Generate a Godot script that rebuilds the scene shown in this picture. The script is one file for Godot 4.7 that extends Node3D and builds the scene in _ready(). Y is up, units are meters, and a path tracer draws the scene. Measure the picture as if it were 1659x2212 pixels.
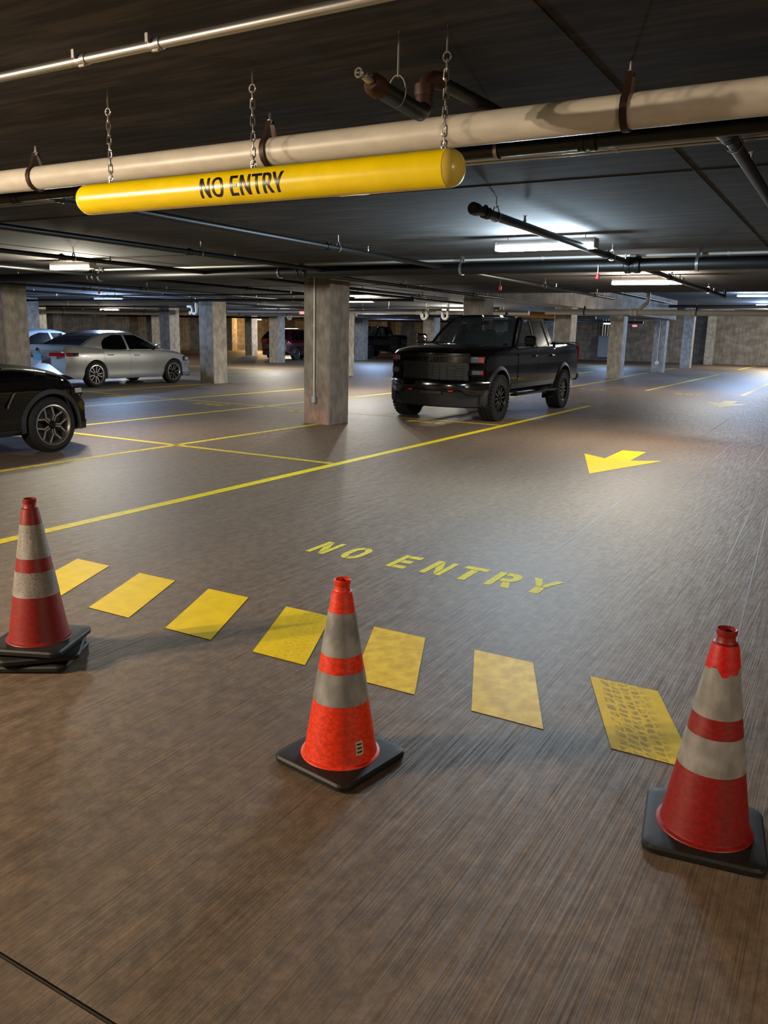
extends Node3D
# An underground parking garage seen from its entrance: cones, painted floor marks, a hanging bar, pipes and parked vehicles.

const CEIL := 2.457      # underside of the low slab
const HIGH := 3.34       # underside of the high slab over the far lane
const GRID := 20000.0

var M := {}
var taken := {}

# ------------------------------------------------------------------ mesh builder
class MB:
	var v := PackedVector3Array()
	var t := PackedInt32Array()

	func add(pv: PackedVector3Array, pt: PackedInt32Array) -> void:
		var c := Vector3.ZERO
		for p in pv:
			c += p
		c /= maxf(1.0, pv.size())
		var vol := 0.0
		for i in range(0, pt.size(), 3):
			vol += (pv[pt[i]] - c).dot((pv[pt[i + 1]] - c).cross(pv[pt[i + 2]] - c))
		var o := v.size()
		v.append_array(pv)
		for i in range(0, pt.size(), 3):
			if vol > 0.0:
				t.append(o + pt[i]); t.append(o + pt[i + 2]); t.append(o + pt[i + 1])
			else:
				t.append(o + pt[i]); t.append(o + pt[i + 1]); t.append(o + pt[i + 2])

	func box(c: Vector3, s: Vector3, b := 0.0, q := Basis.IDENTITY) -> MB:
		var h := s * 0.5
		b = minf(b, minf(h.x, minf(h.y, h.z)) * 0.98)
		var pv := PackedVector3Array()
		var pt := PackedInt32Array()
		if b <= 0.0:
			for i in 8:
				pv.append(c + q * Vector3(h.x if i & 1 else -h.x, h.y if i & 2 else -h.y, h.z if i & 4 else -h.z))
			for f in [[0, 1, 3, 2], [4, 6, 7, 5], [0, 4, 5, 1], [2, 3, 7, 6], [0, 2, 6, 4], [1, 5, 7, 3]]:
				for k in [0, 1, 2, 0, 2, 3]:
					pt.append(f[k])
		else:
			for i in 8:
				var sx := 1.0 if i & 1 else -1.0
				var sy := 1.0 if i & 2 else -1.0
				var sz := 1.0 if i & 4 else -1.0
				pv.append(c + q * Vector3(sx * h.x, sy * (h.y - b), sz * (h.z - b)))
				pv.append(c + q * Vector3(sx * (h.x - b), sy * h.y, sz * (h.z - b)))
				pv.append(c + q * Vector3(sx * (h.x - b), sy * (h.y - b), sz * h.z))
			var quads := []
			for f in [[[0, 4, 6, 2], 0], [[1, 3, 7, 5], 0], [[0, 1, 5, 4], 1], [[2, 6, 7, 3], 1], [[0, 2, 3, 1], 2], [[4, 5, 7, 6], 2]]:
				var qd := []
				for k in f[0]:
					qd.append(k * 3 + f[1])
				quads.append(qd)
			for e in [[0, 1, 1, 2], [2, 3, 1, 2], [4, 5, 1, 2], [6, 7, 1, 2], [0, 2, 0, 2], [1, 3, 0, 2], [4, 6, 0, 2], [5, 7, 0, 2], [0, 4, 0, 1], [1, 5, 0, 1], [2, 6, 0, 1], [3, 7, 0, 1]]:
				quads.append([e[0] * 3 + e[2], e[0] * 3 + e[3], e[1] * 3 + e[3], e[1] * 3 + e[2]])
			var tris := []
			for qd in quads:
				tris.append([qd[0], qd[1], qd[2]]); tris.append([qd[0], qd[2], qd[3]])
			for i in 8:
				tris.append([i * 3, i * 3 + 1, i * 3 + 2])
			for tr in tris:
				var a: Vector3 = pv[tr[0]]
				var n: Vector3 = (pv[tr[2]] - a).cross(pv[tr[1]] - a)
				if n.dot((a + pv[tr[1]] + pv[tr[2]]) / 3.0 - c) < 0.0:
					tr = [tr[0], tr[2], tr[1]]
				pt.append(tr[0]); pt.append(tr[1]); pt.append(tr[2])
		add(pv, pt)
		return self

	func loft(rings: Array, caps := true, closed_path := false) -> MB:
		var n: int = rings[0].size()
		var pv := PackedVector3Array()
		var pt := PackedInt32Array()
		for r in rings:
			pv.append_array(r)
		var m := rings.size()
		for i in (m if closed_path else m - 1):
			var j := (i + 1) % m
			for k in n:
				var l := (k + 1) % n
				pt.append_array([i * n + k, i * n + l, j * n + l, i * n + k, j * n + l, j * n + k])
		if caps and not closed_path:
			for e in [0, m - 1]:
				var c := Vector3.ZERO
				for p in rings[e]:
					c += p
				var ci := pv.size()
				pv.append(c / n)
				for k in n:
					var l := (k + 1) % n
					if e == 0:
						pt.append_array([ci, e * n + l, e * n + k])
					else:
						pt.append_array([ci, e * n + k, e * n + l])
		add(pv, pt)
		return self

	func tube(path: Array, r, n := 10, closed := false) -> MB:
		var rings := []
		var up := Vector3.ZERO
		var cnt := path.size()
		for i in cnt:
			var a: Vector3 = path[(i - 1 + cnt) % cnt] if (closed or i > 0) else path[i]
			var b: Vector3 = path[(i + 1) % cnt] if (closed or i < cnt - 1) else path[i]
			var d := (b - a).normalized()
			if up == Vector3.ZERO:
				up = Vector3.UP if absf(d.y) < 0.9 else Vector3.RIGHT
			up = (up - d * up.dot(d)).normalized()
			var s := d.cross(up)
			var rr: float = r[i] if r is Array else r
			var ring := PackedVector3Array()
			for k in n:
				var w := TAU * k / n
				ring.append(path[i] + (up * cos(w) + s * sin(w)) * rr)
			rings.append(ring)
		return loft(rings, true, closed)

	func cyl(a: Vector3, b: Vector3, r: float, n := 16, r2 := -1.0) -> MB:
		return tube([a, b], [r, r if r2 < 0.0 else r2], n)

	func lathe(prof: Array, n: int, x := Transform3D.IDENTITY) -> MB:   # prof: [radius, height] from below upward, closed at both ends when radius is 0
		var rings := []
		for p in prof:
			var ring := PackedVector3Array()
			for k in n:
				var w := TAU * k / n
				ring.append(x * Vector3(p[0] * cos(w), p[1], p[0] * sin(w)))
			rings.append(ring)
		return loft(rings, true)

	func hoop(prof: Array, n: int, x := Transform3D.IDENTITY) -> MB:   # a lathed ring: the profile is a closed loop that keeps clear of the axis
		var rings := []
		for p in prof:
			var ring := PackedVector3Array()
			for k in n:
				var w := TAU * k / n
				ring.append(x * Vector3(p[0] * cos(w), p[1], p[0] * sin(w)))
			rings.append(ring)
		return loft(rings, false, true)

	func extrude(poly: PackedVector2Array, depth: float, x := Transform3D.IDENTITY) -> MB:
		if Geometry2D.is_polygon_clockwise(poly):
			poly.reverse()
		var n := poly.size()
		var pv := PackedVector3Array()
		var pt := PackedInt32Array()
		for e in 2:
			for p in poly:
				pv.append(x * Vector3(p.x, p.y, depth * e))
		var tri := Geometry2D.triangulate_polygon(poly)
		for i in range(0, tri.size(), 3):
			var a := tri[i]
			var b := tri[i + 1]
			var c := tri[i + 2]
			if (poly[b] - poly[a]).cross(poly[c] - poly[a]) < 0.0:
				var s := b; b = c; c = s
			pt.append_array([a, c, b, n + a, n + b, n + c])
		for k in n:
			var l := (k + 1) % n
			pt.append_array([k, l, n + l, k, n + l, n + k])
		add(pv, pt)
		return self

	func sheet(g: Array, off: Vector3) -> MB:      # g: rows of points; a closed plate with that offset as its thickness
		var rows := g.size()
		var cols: int = g[0].size()
		var pv := PackedVector3Array()
		var pt := PackedInt32Array()
		for e in 2:
			for r in g:
				for p in r:
					pv.append(p + off * e)
		var o := rows * cols
		for i in rows - 1:
			for j in cols - 1:
				var a := i * cols + j
				pt.append_array([a, a + 1, a + cols + 1, a, a + cols + 1, a + cols])
				pt.append_array([o + a, o + a + cols + 1, o + a + 1, o + a, o + a + cols, o + a + cols + 1])
		var rim := []
		for j in cols:
			rim.append(j)
		for i in range(1, rows):
			rim.append(i * cols + cols - 1)
		for j in range(cols - 2, -1, -1):
			rim.append((rows - 1) * cols + j)
		for i in range(rows - 2, 0, -1):
			rim.append(i * cols)
		for k in rim.size():
			var a: int = rim[k]
			var b: int = rim[(k + 1) % rim.size()]
			pt.append_array([a, o + b, b, a, o + a, o + b])
		add(pv, pt)
		return self

	func mesh(angle := 38.0) -> ArrayMesh:
		var id := {}
		var pid := PackedInt32Array()
		pid.resize(v.size())
		for i in v.size():
			var key := Vector3i((v[i] * GRID).round())
			if not id.has(key):
				id[key] = id.size()
			pid[i] = id[key]
		var around := []
		around.resize(id.size())
		for i in around.size():
			around[i] = PackedInt32Array()
		var fn := PackedVector3Array()
		var un := PackedVector3Array()
		var nt := t.size() / 3
		fn.resize(nt); un.resize(nt)
		for f in nt:
			var a := v[t[f * 3]]
			var n := (v[t[f * 3 + 2]] - a).cross(v[t[f * 3 + 1]] - a)
			fn[f] = n
			un[f] = n.normalized()
			for k in 3:
				around[pid[t[f * 3 + k]]].append(f)
		var lim := cos(deg_to_rad(angle))
		var ov := PackedVector3Array()
		var on := PackedVector3Array()
		for f in nt:
			if fn[f].length_squared() < 1e-18:
				continue
			for k in 3:
				var s := Vector3.ZERO
				for g in around[pid[t[f * 3 + k]]]:
					if un[g].dot(un[f]) > lim:
						s += fn[g]
				ov.append(v[t[f * 3 + k]])
				on.append(s.normalized() if s.length_squared() > 1e-20 else un[f])
		var arr := []
		arr.resize(Mesh.ARRAY_MAX)
		arr[Mesh.ARRAY_VERTEX] = ov
		arr[Mesh.ARRAY_NORMAL] = on
		var m := ArrayMesh.new()
		m.add_surface_from_arrays(Mesh.PRIMITIVE_TRIANGLES, arr)
		return m

# ------------------------------------------------------------------ scene helpers
func numbered(n: String) -> String:
	taken[n] = taken.get(n, -1) + 1
	return n if taken[n] == 0 else "%s_%03d" % [n, taken[n]]

func tag(o: Node, label := "", category := "", group := "", kind := "") -> Node:
	if label: o.set_meta("label", label)
	if category: o.set_meta("category", category)
	if group: o.set_meta("group", group)
	if kind: o.set_meta("kind", kind)
	return o

func thing(called: String, label: String, category: String, at := Vector3.ZERO, turn := 0.0, group := "") -> Node3D:
	var o := Node3D.new()
	o.name = numbered(called)
	add_child(o)
	o.position = at
	o.rotation.y = turn
	tag(o, label, category, group)
	return o

func put(b: MB, called: String, m: Material, parent: Node, angle := 38.0) -> MeshInstance3D:
	return put_mesh(b.mesh(angle), called, m, parent)

func put_mesh(me: Mesh, called: String, m: Material, parent: Node) -> MeshInstance3D:
	var o := MeshInstance3D.new()
	o.name = numbered(called) if parent == self else called
	o.mesh = me
	o.material_override = m
	parent.add_child(o, true)
	return o

func one(b: MB, called: String, m: Material, label: String, category: String, group := "", angle := 38.0) -> MeshInstance3D:
	var o := put(b, called, m, self, angle)
	tag(o, label, category, group)
	return o

func struct(b: MB, called: String, m: Material, label := "") -> MeshInstance3D:
	var o := put(b, called, m, self)
	tag(o, label, "", "", "structure")
	return o

func pchip(tbl: Array, z: float, k: int) -> float:
	var n := tbl.size()
	if z <= tbl[0][0]: return tbl[0][k]
	if z >= tbl[n - 1][0]: return tbl[n - 1][k]
	var i := 0
	while z > tbl[i + 1][0]:
		i += 1
	var h: float = tbl[i + 1][0] - tbl[i][0]
	var d: float = (tbl[i + 1][k] - tbl[i][k]) / h
	var t0 := 0.0
	var t1 := 0.0
	if i > 0:
		var d0: float = (tbl[i][k] - tbl[i - 1][k]) / (tbl[i][0] - tbl[i - 1][0])
		t0 = 0.0 if d0 * d <= 0.0 else 2.0 * d0 * d / (d0 + d)
	else:
		t0 = d
	if i < n - 2:
		var d1: float = (tbl[i + 2][k] - tbl[i + 1][k]) / (tbl[i + 2][0] - tbl[i + 1][0])
		t1 = 0.0 if d1 * d <= 0.0 else 2.0 * d1 * d / (d1 + d)
	else:
		t1 = d
	var s: float = (z - tbl[i][0]) / h
	return tbl[i][k] * (1 + 2 * s) * (1 - s) * (1 - s) + h * t0 * s * (1 - s) * (1 - s) + tbl[i + 1][k] * s * s * (3 - 2 * s) + h * t1 * s * s * (s - 1)

# ------------------------------------------------------------------ materials
func noise_tex(sd: int, freq: float, lo: Color, hi: Color, size := 1024, octaves := 5, normal := 0.0, type := FastNoiseLite.TYPE_SIMPLEX_SMOOTH, cut := Vector2(0.2, 0.8), gain := 0.5) -> NoiseTexture2D:
	var f := FastNoiseLite.new()
	f.seed = sd
	f.frequency = freq
	f.noise_type = type
	f.fractal_octaves = octaves
	f.fractal_gain = gain
	var t := NoiseTexture2D.new()
	t.noise = f
	t.width = size
	t.height = size
	t.seamless = true
	if normal > 0.0:
		t.as_normal_map = true
		t.bump_strength = normal
	else:
		var g := Gradient.new()
		g.offsets = PackedFloat32Array([cut.x, cut.y])
		g.colors = PackedColorArray([lo, hi])
		t.color_ramp = g
	return t

func grey(a: float) -> Color:
	return Color(a, a, a)

func mat(called: String, c: Color, rough := 0.6, metal := 0.0, coat := 0.0) -> StandardMaterial3D:
	var m := StandardMaterial3D.new()
	m.resource_name = called
	m.albedo_color = c
	m.roughness = rough
	m.metallic = metal
	if coat > 0.0:
		m.clearcoat_enabled = true
		m.clearcoat = coat
		m.clearcoat_roughness = 0.04
	M[called] = m
	if called.ends_with("paint") and coat == 0.0:
		m.metallic_specular = 0.22
	return m

func textured(m: StandardMaterial3D, tex: Texture2D, scale: Vector3, detail: Texture2D = null, dscale := Vector3.ONE, world := true) -> void:
	m.albedo_texture = tex
	m.uv1_triplanar = true
	m.uv1_world_triplanar = world
	m.uv1_scale = scale
	m.uv1_triplanar_sharpness = 8.0
	if detail:
		m.detail_enabled = true
		m.detail_blend_mode = BaseMaterial3D.BLEND_MODE_MUL
		m.detail_albedo = detail
		m.detail_uv_layer = BaseMaterial3D.DETAIL_UV_2
		m.uv2_triplanar = true
		m.uv2_world_triplanar = world
		m.uv2_scale = dscale
		m.uv2_triplanar_sharpness = 8.0

func glow(called: String, c: Color, e: float) -> StandardMaterial3D:
	var m := mat(called, Color(0.9, 0.9, 0.9), 0.5)
	m.emission_enabled = true
	m.emission = c
	m.emission_energy_multiplier = e
	return m

func make_materials() -> void:
	var fine := noise_tex(3, 0.02, grey(0.90), grey(1.0), 1024, 7)
	var blot := noise_tex(8, 0.008, grey(0.80), grey(1.0), 1024, 7)
	var speck := noise_tex(5, 0.22, grey(0.55), grey(1.0), 1024, 3, 0.0, FastNoiseLite.TYPE_SIMPLEX_SMOOTH, Vector2(0.10, 0.26))
	var rough_n := noise_tex(17, 0.06, grey(0), grey(1), 1024, 5, 5.0)
	# floor: brushed along the lane (z), stained, worn
	var brushed := noise_tex(11, 0.13, grey(0.7), grey(1.0), 2048, 4)
	brushed.color_ramp.offsets = PackedFloat32Array([0.10, 0.22, 0.42, 0.75])
	brushed.color_ramp.colors = PackedColorArray([grey(0.55), grey(0.84), grey(0.93), grey(1.0)])
	var m := mat("floor_concrete", Color(0.505, 0.428, 0.352), 0.6)
	textured(m, brushed, Vector3(0.5, 0.3, 0.0042), noise_tex(21, 0.02, grey(0.77), grey(1.0), 2048, 8, 0.0, FastNoiseLite.TYPE_SIMPLEX_SMOOTH, Vector2(0.25, 0.75), 0.78), Vector3(0.26, 0.26, 0.2))
	m.vertex_color_use_as_albedo = true
	m.normal_enabled = true
	m.normal_texture = noise_tex(29, 0.13, grey(0), grey(1), 2048, 4, 4.0)
	m.normal_scale = 0.18
	# ceiling: board marked along x
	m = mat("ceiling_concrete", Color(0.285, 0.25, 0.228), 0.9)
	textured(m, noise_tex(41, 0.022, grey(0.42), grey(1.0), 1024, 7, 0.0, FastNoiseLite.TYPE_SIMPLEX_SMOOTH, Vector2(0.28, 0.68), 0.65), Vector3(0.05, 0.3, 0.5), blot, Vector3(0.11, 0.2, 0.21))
	m = mat("column_concrete", Color(0.68, 0.645, 0.60), 0.85)
	textured(m, fine, Vector3(0.9, 0.16, 0.9), blot, Vector3(0.5, 0.33, 0.5))
	m.vertex_color_use_as_albedo = true
	m.normal_enabled = true
	m.normal_texture = rough_n
	m.normal_scale = 0.12
	m = mat("wall_concrete", Color(0.58, 0.545, 0.50), 0.88)
	textured(m, noise_tex(51, 0.02, grey(0.84), grey(1.0), 1024, 6), Vector3(0.25, 0.04, 0.25), blot, Vector3(0.13, 0.25, 0.13))
	m = mat("joint_filler", Color(0.17, 0.14, 0.115), 0.95)
	m = mat("yellow_paint", Color(0.95, 0.82, 0.035), 0.55)
	textured(m, noise_tex(61, 0.02, grey(0.95), grey(1.0), 512, 5), Vector3(0.7, 0.7, 0.7))
	m = mat("sheen_yellow_paint", Color(0.94, 0.82, 0.20), 0.5)  # paler than the other blocks: lamp sheen put into the colour
	m.metallic_specular = 0.24
	textured(m, noise_tex(62, 0.03, Color(0.90, 0.84, 0.66), grey(1.0), 512, 6), Vector3(0.8, 0.8, 0.6))
	m = mat("line_paint", Color(0.92, 0.83, 0.10), 0.55)
	textured(m, noise_tex(63, 0.04, grey(0.90), grey(1.0), 512, 6), Vector3(0.5, 0.5, 0.5))
	m = mat("old_line_paint", Color(0.84, 0.74, 0.26), 0.6)
	textured(m, noise_tex(64, 0.06, grey(0.84), grey(1.0), 512, 6), Vector3(0.4, 0.4, 0.4))
	m = mat("letter_paint", Color(0.93, 0.87, 0.32), 0.6)
	textured(m, noise_tex(65, 0.05, grey(0.86), grey(1.0), 512, 6), Vector3(1.2, 1.2, 1.2))
	mat("chalk", Color(0.60, 0.58, 0.57), 0.9)
	# cones
	for c in [["cone_orange", Color(0.95, 0.22, 0.03)], ["cone_red", Color(0.78, 0.04, 0.015)], ["cone_dark_red", Color(0.54, 0.042, 0.017)]]:
		m = mat(c[0], c[1], 0.5)
		textured(m, speck, Vector3(1.1, 0.7, 1.1), noise_tex(71 + c[0].length(), 0.02, grey(0.78), grey(1.0), 1024, 7, 0.0, FastNoiseLite.TYPE_SIMPLEX_SMOOTH, Vector2(0.25, 0.7), 0.75), Vector3(1.7, 2.3, 1.7), false)
	for c in [["collar_grey", Color(0.585, 0.585, 0.58), 0.7], ["collar_spotted", Color(0.62, 0.60, 0.575), 0.2], ["collar_clean", Color(0.58, 0.57, 0.56), 1.0]]:
		m = mat(c[0], c[1], 0.42)
		textured(m, noise_tex(81 + c[0].length(), 0.012, grey(0.80), grey(1.0), 512, 7), Vector3(2.2, 1.4, 2.2), noise_tex(85 + c[0].length(), 0.09, grey(0.25), grey(1.0), 512, 3, 0.0, FastNoiseLite.TYPE_SIMPLEX_SMOOTH, Vector2(0.05 + 0.2 * (1.0 - c[2]), 0.10 + 0.2 * (1.0 - c[2]))), Vector3(2.5, 2.5, 2.5), false)
	m = mat("cone_rubber", Color(0.055, 0.05, 0.046), 0.6)
	textured(m, speck, Vector3(1.5, 1.5, 1.5), fine, Vector3(2, 2, 2), false)
	mat("sticker_white", Color(0.72, 0.68, 0.62), 0.6)
	mat("black_print", Color(0.012, 0.012, 0.012), 0.35)
	# services
	m = mat("bar_yellow", Color(0.97, 0.85, 0.015), 0.28, 0.0, 0.3)
	textured(m, noise_tex(91, 0.008, grey(0.95), grey(1.0), 512, 5), Vector3(1.5, 1.5, 1.5))
	m = mat("bar_cap", Color(0.80, 0.70, 0.30), 0.35, 0.0, 0.2)
	m = mat("cream_pvc", Color(0.77, 0.745, 0.70), 0.42)
	textured(m, noise_tex(93, 0.012, grey(0.93), grey(1.0), 512, 7), Vector3(0.9, 2.0, 2.0))
	mat("grey_pvc", Color(0.68, 0.67, 0.64), 0.45)
	mat("white_pvc", Color(0.74, 0.72, 0.68), 0.4)
	m = mat("black_iron", Color(0.04, 0.038, 0.04), 0.45, 0.0)
	mat("rust_iron", Color(0.20, 0.085, 0.06), 0.6, 0.2)
	mat("galvanised", Color(0.66, 0.66, 0.66), 0.32, 0.85)
	mat("hanger_brown", Color(0.17, 0.085, 0.07), 0.55, 0.3)
	mat("bright_steel", Color(0.72, 0.71, 0.70), 0.25, 0.9)
	mat("panel_grey", Color(0.56, 0.60, 0.66), 0.45, 0.2)
	mat("white_sheet", Color(0.78, 0.77, 0.74), 0.5)
	mat("red_tag", Color(0.72, 0.07, 0.04), 0.5)
	mat("bollard_yellow", Color(0.80, 0.58, 0.12), 0.5)
	glow("exit_glow", Color(1.0, 0.10, 0.08), 0.9)
	# vehicles
	mat("black_paint", Color(0.018, 0.022, 0.026), 0.7, 0.0, 1.0).metallic_specular = 0.1
	mat("jet_paint", Color(0.009, 0.009, 0.011), 0.7, 0.0, 1.0).metallic_specular = 0.1
	mat("navy_paint", Color(0.014, 0.022, 0.033), 0.7, 0.0, 1.0).metallic_specular = 0.1
	mat("silver_paint", Color(0.60, 0.60, 0.59), 0.38, 0.55, 0.8)
	mat("white_paint", Color(0.62, 0.66, 0.70), 0.35, 0.1, 0.9)
	mat("maroon_paint", Color(0.22, 0.016, 0.03), 0.3, 0.2, 1.0)
	mat("black_plastic", Color(0.035, 0.035, 0.036), 0.62)
	mat("grey_plastic", Color(0.085, 0.085, 0.09), 0.6)
	mat("gloss_black", Color(0.01, 0.01, 0.011), 0.15, 0.0, 0.6)
	m = mat("tyre_rubber", Color(0.028, 0.027, 0.027), 0.8)
	mat("wheel_dark", Color(0.05, 0.05, 0.055), 0.32, 0.7)
	mat("wheel_silver", Color(0.62, 0.61, 0.60), 0.26, 0.9)
	mat("wheel_machined", Color(0.76, 0.75, 0.73), 0.22, 0.9)
	mat("chrome", Color(0.80, 0.80, 0.82), 0.12, 1.0)
	mat("brake_steel", Color(0.30, 0.29, 0.28), 0.4, 0.8)
	mat("lamp_amber", Color(0.48, 0.065, 0.01), 0.25, 0.0, 0.6)
	mat("lamp_red", Color(0.55, 0.03, 0.035), 0.2, 0.0, 0.8)
	mat("lamp_silver", Color(0.42, 0.42, 0.44), 0.2, 0.8)
	mat("lamp_white", Color(0.75, 0.73, 0.72), 0.25, 0.1, 0.8)
	mat("plate_teal", Color(0.26, 0.46, 0.52), 0.4)
	mat("seat_cloth", Color(0.06, 0.06, 0.065), 0.8)
	mat("tow_red", Color(0.70, 0.03, 0.05), 0.4)
	m = mat("tinted_glass", Color(0.012, 0.015, 0.017), 0.05, 0.0, 0.5)
	m.metallic_specular = 0.6
	m = mat("clear_glass", Color(0.22, 0.26, 0.28, 0.32), 0.03)
	m.transparency = BaseMaterial3D.TRANSPARENCY_ALPHA
	mat("paper", Color(0.72, 0.72, 0.70), 0.8)

# ------------------------------------------------------------------ setting
func floor_piece(x0: float, x1: float, z0: float, z1: float, step: float, called: String, label: String) -> void:
	var nx := int((x1 - x0) / step)
	var nz := int((z1 - z0) / step)
	var a := FastNoiseLite.new()
	a.seed = 77; a.frequency = 0.16; a.fractal_octaves = 4
	var w := FastNoiseLite.new()
	w.seed = 5; w.frequency = 0.9; w.fractal_octaves = 3
	var V := PackedVector3Array()
	var N := PackedVector3Array()
	var C := PackedColorArray()
	var I := PackedInt32Array()
	for j in nz + 1:
		for i in nx + 1:
			var p := Vector3(lerpf(x0, x1, float(i) / nx), 0.0, lerpf(z0, z1, float(j) / nz))
			V.append(p)
			N.append(Vector3.UP)
			var s := 0.86 + 0.16 * a.get_noise_2d(p.x, p.z * 0.7) + 0.14 * w.get_noise_2d(p.x * 1.6, p.z * 0.12)
			# pale scuffed wear down the middle of the lane, in streaks
			var lane := exp(-pow((p.x + 1.0) / 1.6, 2.0)) * clampf(w.get_noise_2d(p.x * 3.0 + 40.0, p.z * 0.2) * 2.0, 0.0, 1.0)
			s *= 1.0 + 0.35 * lane
			C.append(Color(s, s * 0.995, s * 0.985))
	for j in nz:
		for i in nx:
			var k := j * (nx + 1) + i
			I.append_array([k, k + 1, k + nx + 2, k, k + nx + 2, k + nx + 1])
	# sides and underside: the slab has thickness
	var o := V.size()
	for e in [[x0, z0], [x1, z0], [x1, z1], [x0, z1]]:
		V.append(Vector3(e[0], 0.0, e[1])); N.append(Vector3(0, -1, 0)); C.append(Color(0.8, 0.8, 0.8))
		V.append(Vector3(e[0], -0.25, e[1])); N.append(Vector3(0, -1, 0)); C.append(Color(0.8, 0.8, 0.8))
	for k in 4:
		var a0 := o + k * 2
		var b0 := o + ((k + 1) % 4) * 2
		I.append_array([a0, a0 + 1, b0 + 1, a0, b0 + 1, b0])
	I.append_array([o + 1, o + 5, o + 3, o + 1, o + 7, o + 5])
	var arr := []
	arr.resize(Mesh.ARRAY_MAX)
	arr[Mesh.ARRAY_VERTEX] = V
	arr[Mesh.ARRAY_NORMAL] = N
	arr[Mesh.ARRAY_COLOR] = C
	arr[Mesh.ARRAY_INDEX] = I
	var m := ArrayMesh.new()
	m.add_surface_from_arrays(Mesh.PRIMITIVE_TRIANGLES, arr)
	tag(put_mesh(m, called, M.floor_concrete, self), label, "", "", "structure")

func wedge_joint(x0: float, x1: float, z: float) -> MB:      # ragged spalled edges of the floor joint
	var b := MB.new()
	var n := FastNoiseLite.new()
	n.seed = 9; n.frequency = 9.0
	var rows := []
	for i in 200:
		var x := lerpf(x0, x1, i / 199.0)
		var d := 0.006 + 0.006 * absf(n.get_noise_1d(x * 3.0))
		rows.append([Vector3(x, -0.004 - d * 0.3, z - 0.0075), Vector3(x, -0.012 + d * 0.4, z), Vector3(x, -0.002 - d * 0.3, z + 0.0075)])
	b.sheet(rows, Vector3(0, -0.02, 0))
	return b

func column(x: float, z: float, top: float, label: String, joint := 0.33, pink := false, tone := 1.0) -> Node3D:
	var o := Node3D.new()
	o.name = numbered("concrete_column")
	add_child(o)
	o.position = Vector3(x, 0, z)
	tag(o, label, "", "concrete columns", "structure")
	var nz := FastNoiseLite.new()
	nz.seed = int(absf(x * 13.0 + z * 7.0)); nz.frequency = 2.6; nz.fractal_octaves = 4
	var h := Vector2(0.27, 0.30)
	var ch := 0.018
	var ring := [Vector2(h.x, -h.y + ch), Vector2(h.x, h.y - ch), Vector2(h.x - ch, h.y), Vector2(-h.x + ch, h.y), Vector2(-h.x, h.y - ch), Vector2(-h.x, -h.y + ch), Vector2(-h.x + ch, -h.y), Vector2(h.x - ch, -h.y)]
	var V := PackedVector3Array()
	var N := PackedVector3Array()
	var C := PackedColorArray()
	var rows := int(top / 0.05)
	for k in 8:
		var a: Vector2 = ring[k]
		var b: Vector2 = ring[(k + 1) % 8]
		var nrm := Vector3(b.y - a.y, 0, a.x - b.x).normalized()
		if nrm.dot(Vector3(a.x + b.x, 0, a.y + b.y)) < 0:
			nrm = -nrm
		var cols := 12 if k % 2 == 0 else 1
		for j in rows:
			for i in cols:
				var q := []
				for c in [[0, 0], [1, 0], [1, 1], [0, 1]]:
					var p2: Vector2 = a.lerp(b, float(i + c[0]) / cols)
					var y := top * float(j + c[1]) / rows
					q.append(Vector3(p2.x, y, p2.y))
				var order := [0, 2, 1, 0, 3, 2]
				if (q[1] - q[0]).cross(q[2] - q[0]).dot(nrm) < 0.0:
					order = [0, 1, 2, 0, 2, 3]
				for r in order:
					var p: Vector3 = q[r]
					V.append(p)
					N.append(nrm)
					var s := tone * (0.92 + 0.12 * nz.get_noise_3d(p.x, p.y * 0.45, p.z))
					var col := Color(s, s, s)
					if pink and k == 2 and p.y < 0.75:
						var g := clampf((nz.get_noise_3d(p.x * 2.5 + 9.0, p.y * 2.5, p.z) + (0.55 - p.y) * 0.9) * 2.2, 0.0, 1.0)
						col = col.lerp(Color(0.86, 0.55, 0.53), g * 0.85)  # mottled pink tint, stronger towards the foot
					C.append(col)
	var arr := []
	arr.resize(Mesh.ARRAY_MAX)
	arr[Mesh.ARRAY_VERTEX] = V
	arr[Mesh.ARRAY_NORMAL] = N
	arr[Mesh.ARRAY_COLOR] = C
	var m := ArrayMesh.new()
	m.add_surface_from_arrays(Mesh.PRIMITIVE_TRIANGLES, arr)
	put_mesh(m, "shaft", M.column_concrete, o)
	if joint > 0.0:      # the slightly wider kicker cast with the floor
		put(MB.new().box(Vector3(0, joint * 0.5, 0), Vector3(0.552, joint, 0.612), 0.012), "kicker", M.column_concrete, o)
	return o

# ------------------------------------------------------------------ services
func a_pipe(called: String, label: String, category: String, m: Material, y: float, z: float, x0: float, x1: float, r: float, couplings: Array, hangers: Array, group := "", cm: Material = null, ceil_y := CEIL, hm: Material = null) -> Node3D:
	return run_pipe(called, label, category, m, Vector3(x0, y, z), Vector3(x1, y, z), r, couplings, hangers, group, cm, ceil_y, hm)

func b_pipe(called: String, label: String, category: String, m: Material, y: float, x: float, z0: float, z1: float, r: float, couplings: Array, hangers: Array, group := "", cm: Material = null, ceil_y := CEIL, hm: Material = null) -> Node3D:
	return run_pipe(called, label, category, m, Vector3(x, y, z0), Vector3(x, y, z1), r, couplings, hangers, group, cm, ceil_y, hm)

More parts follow.
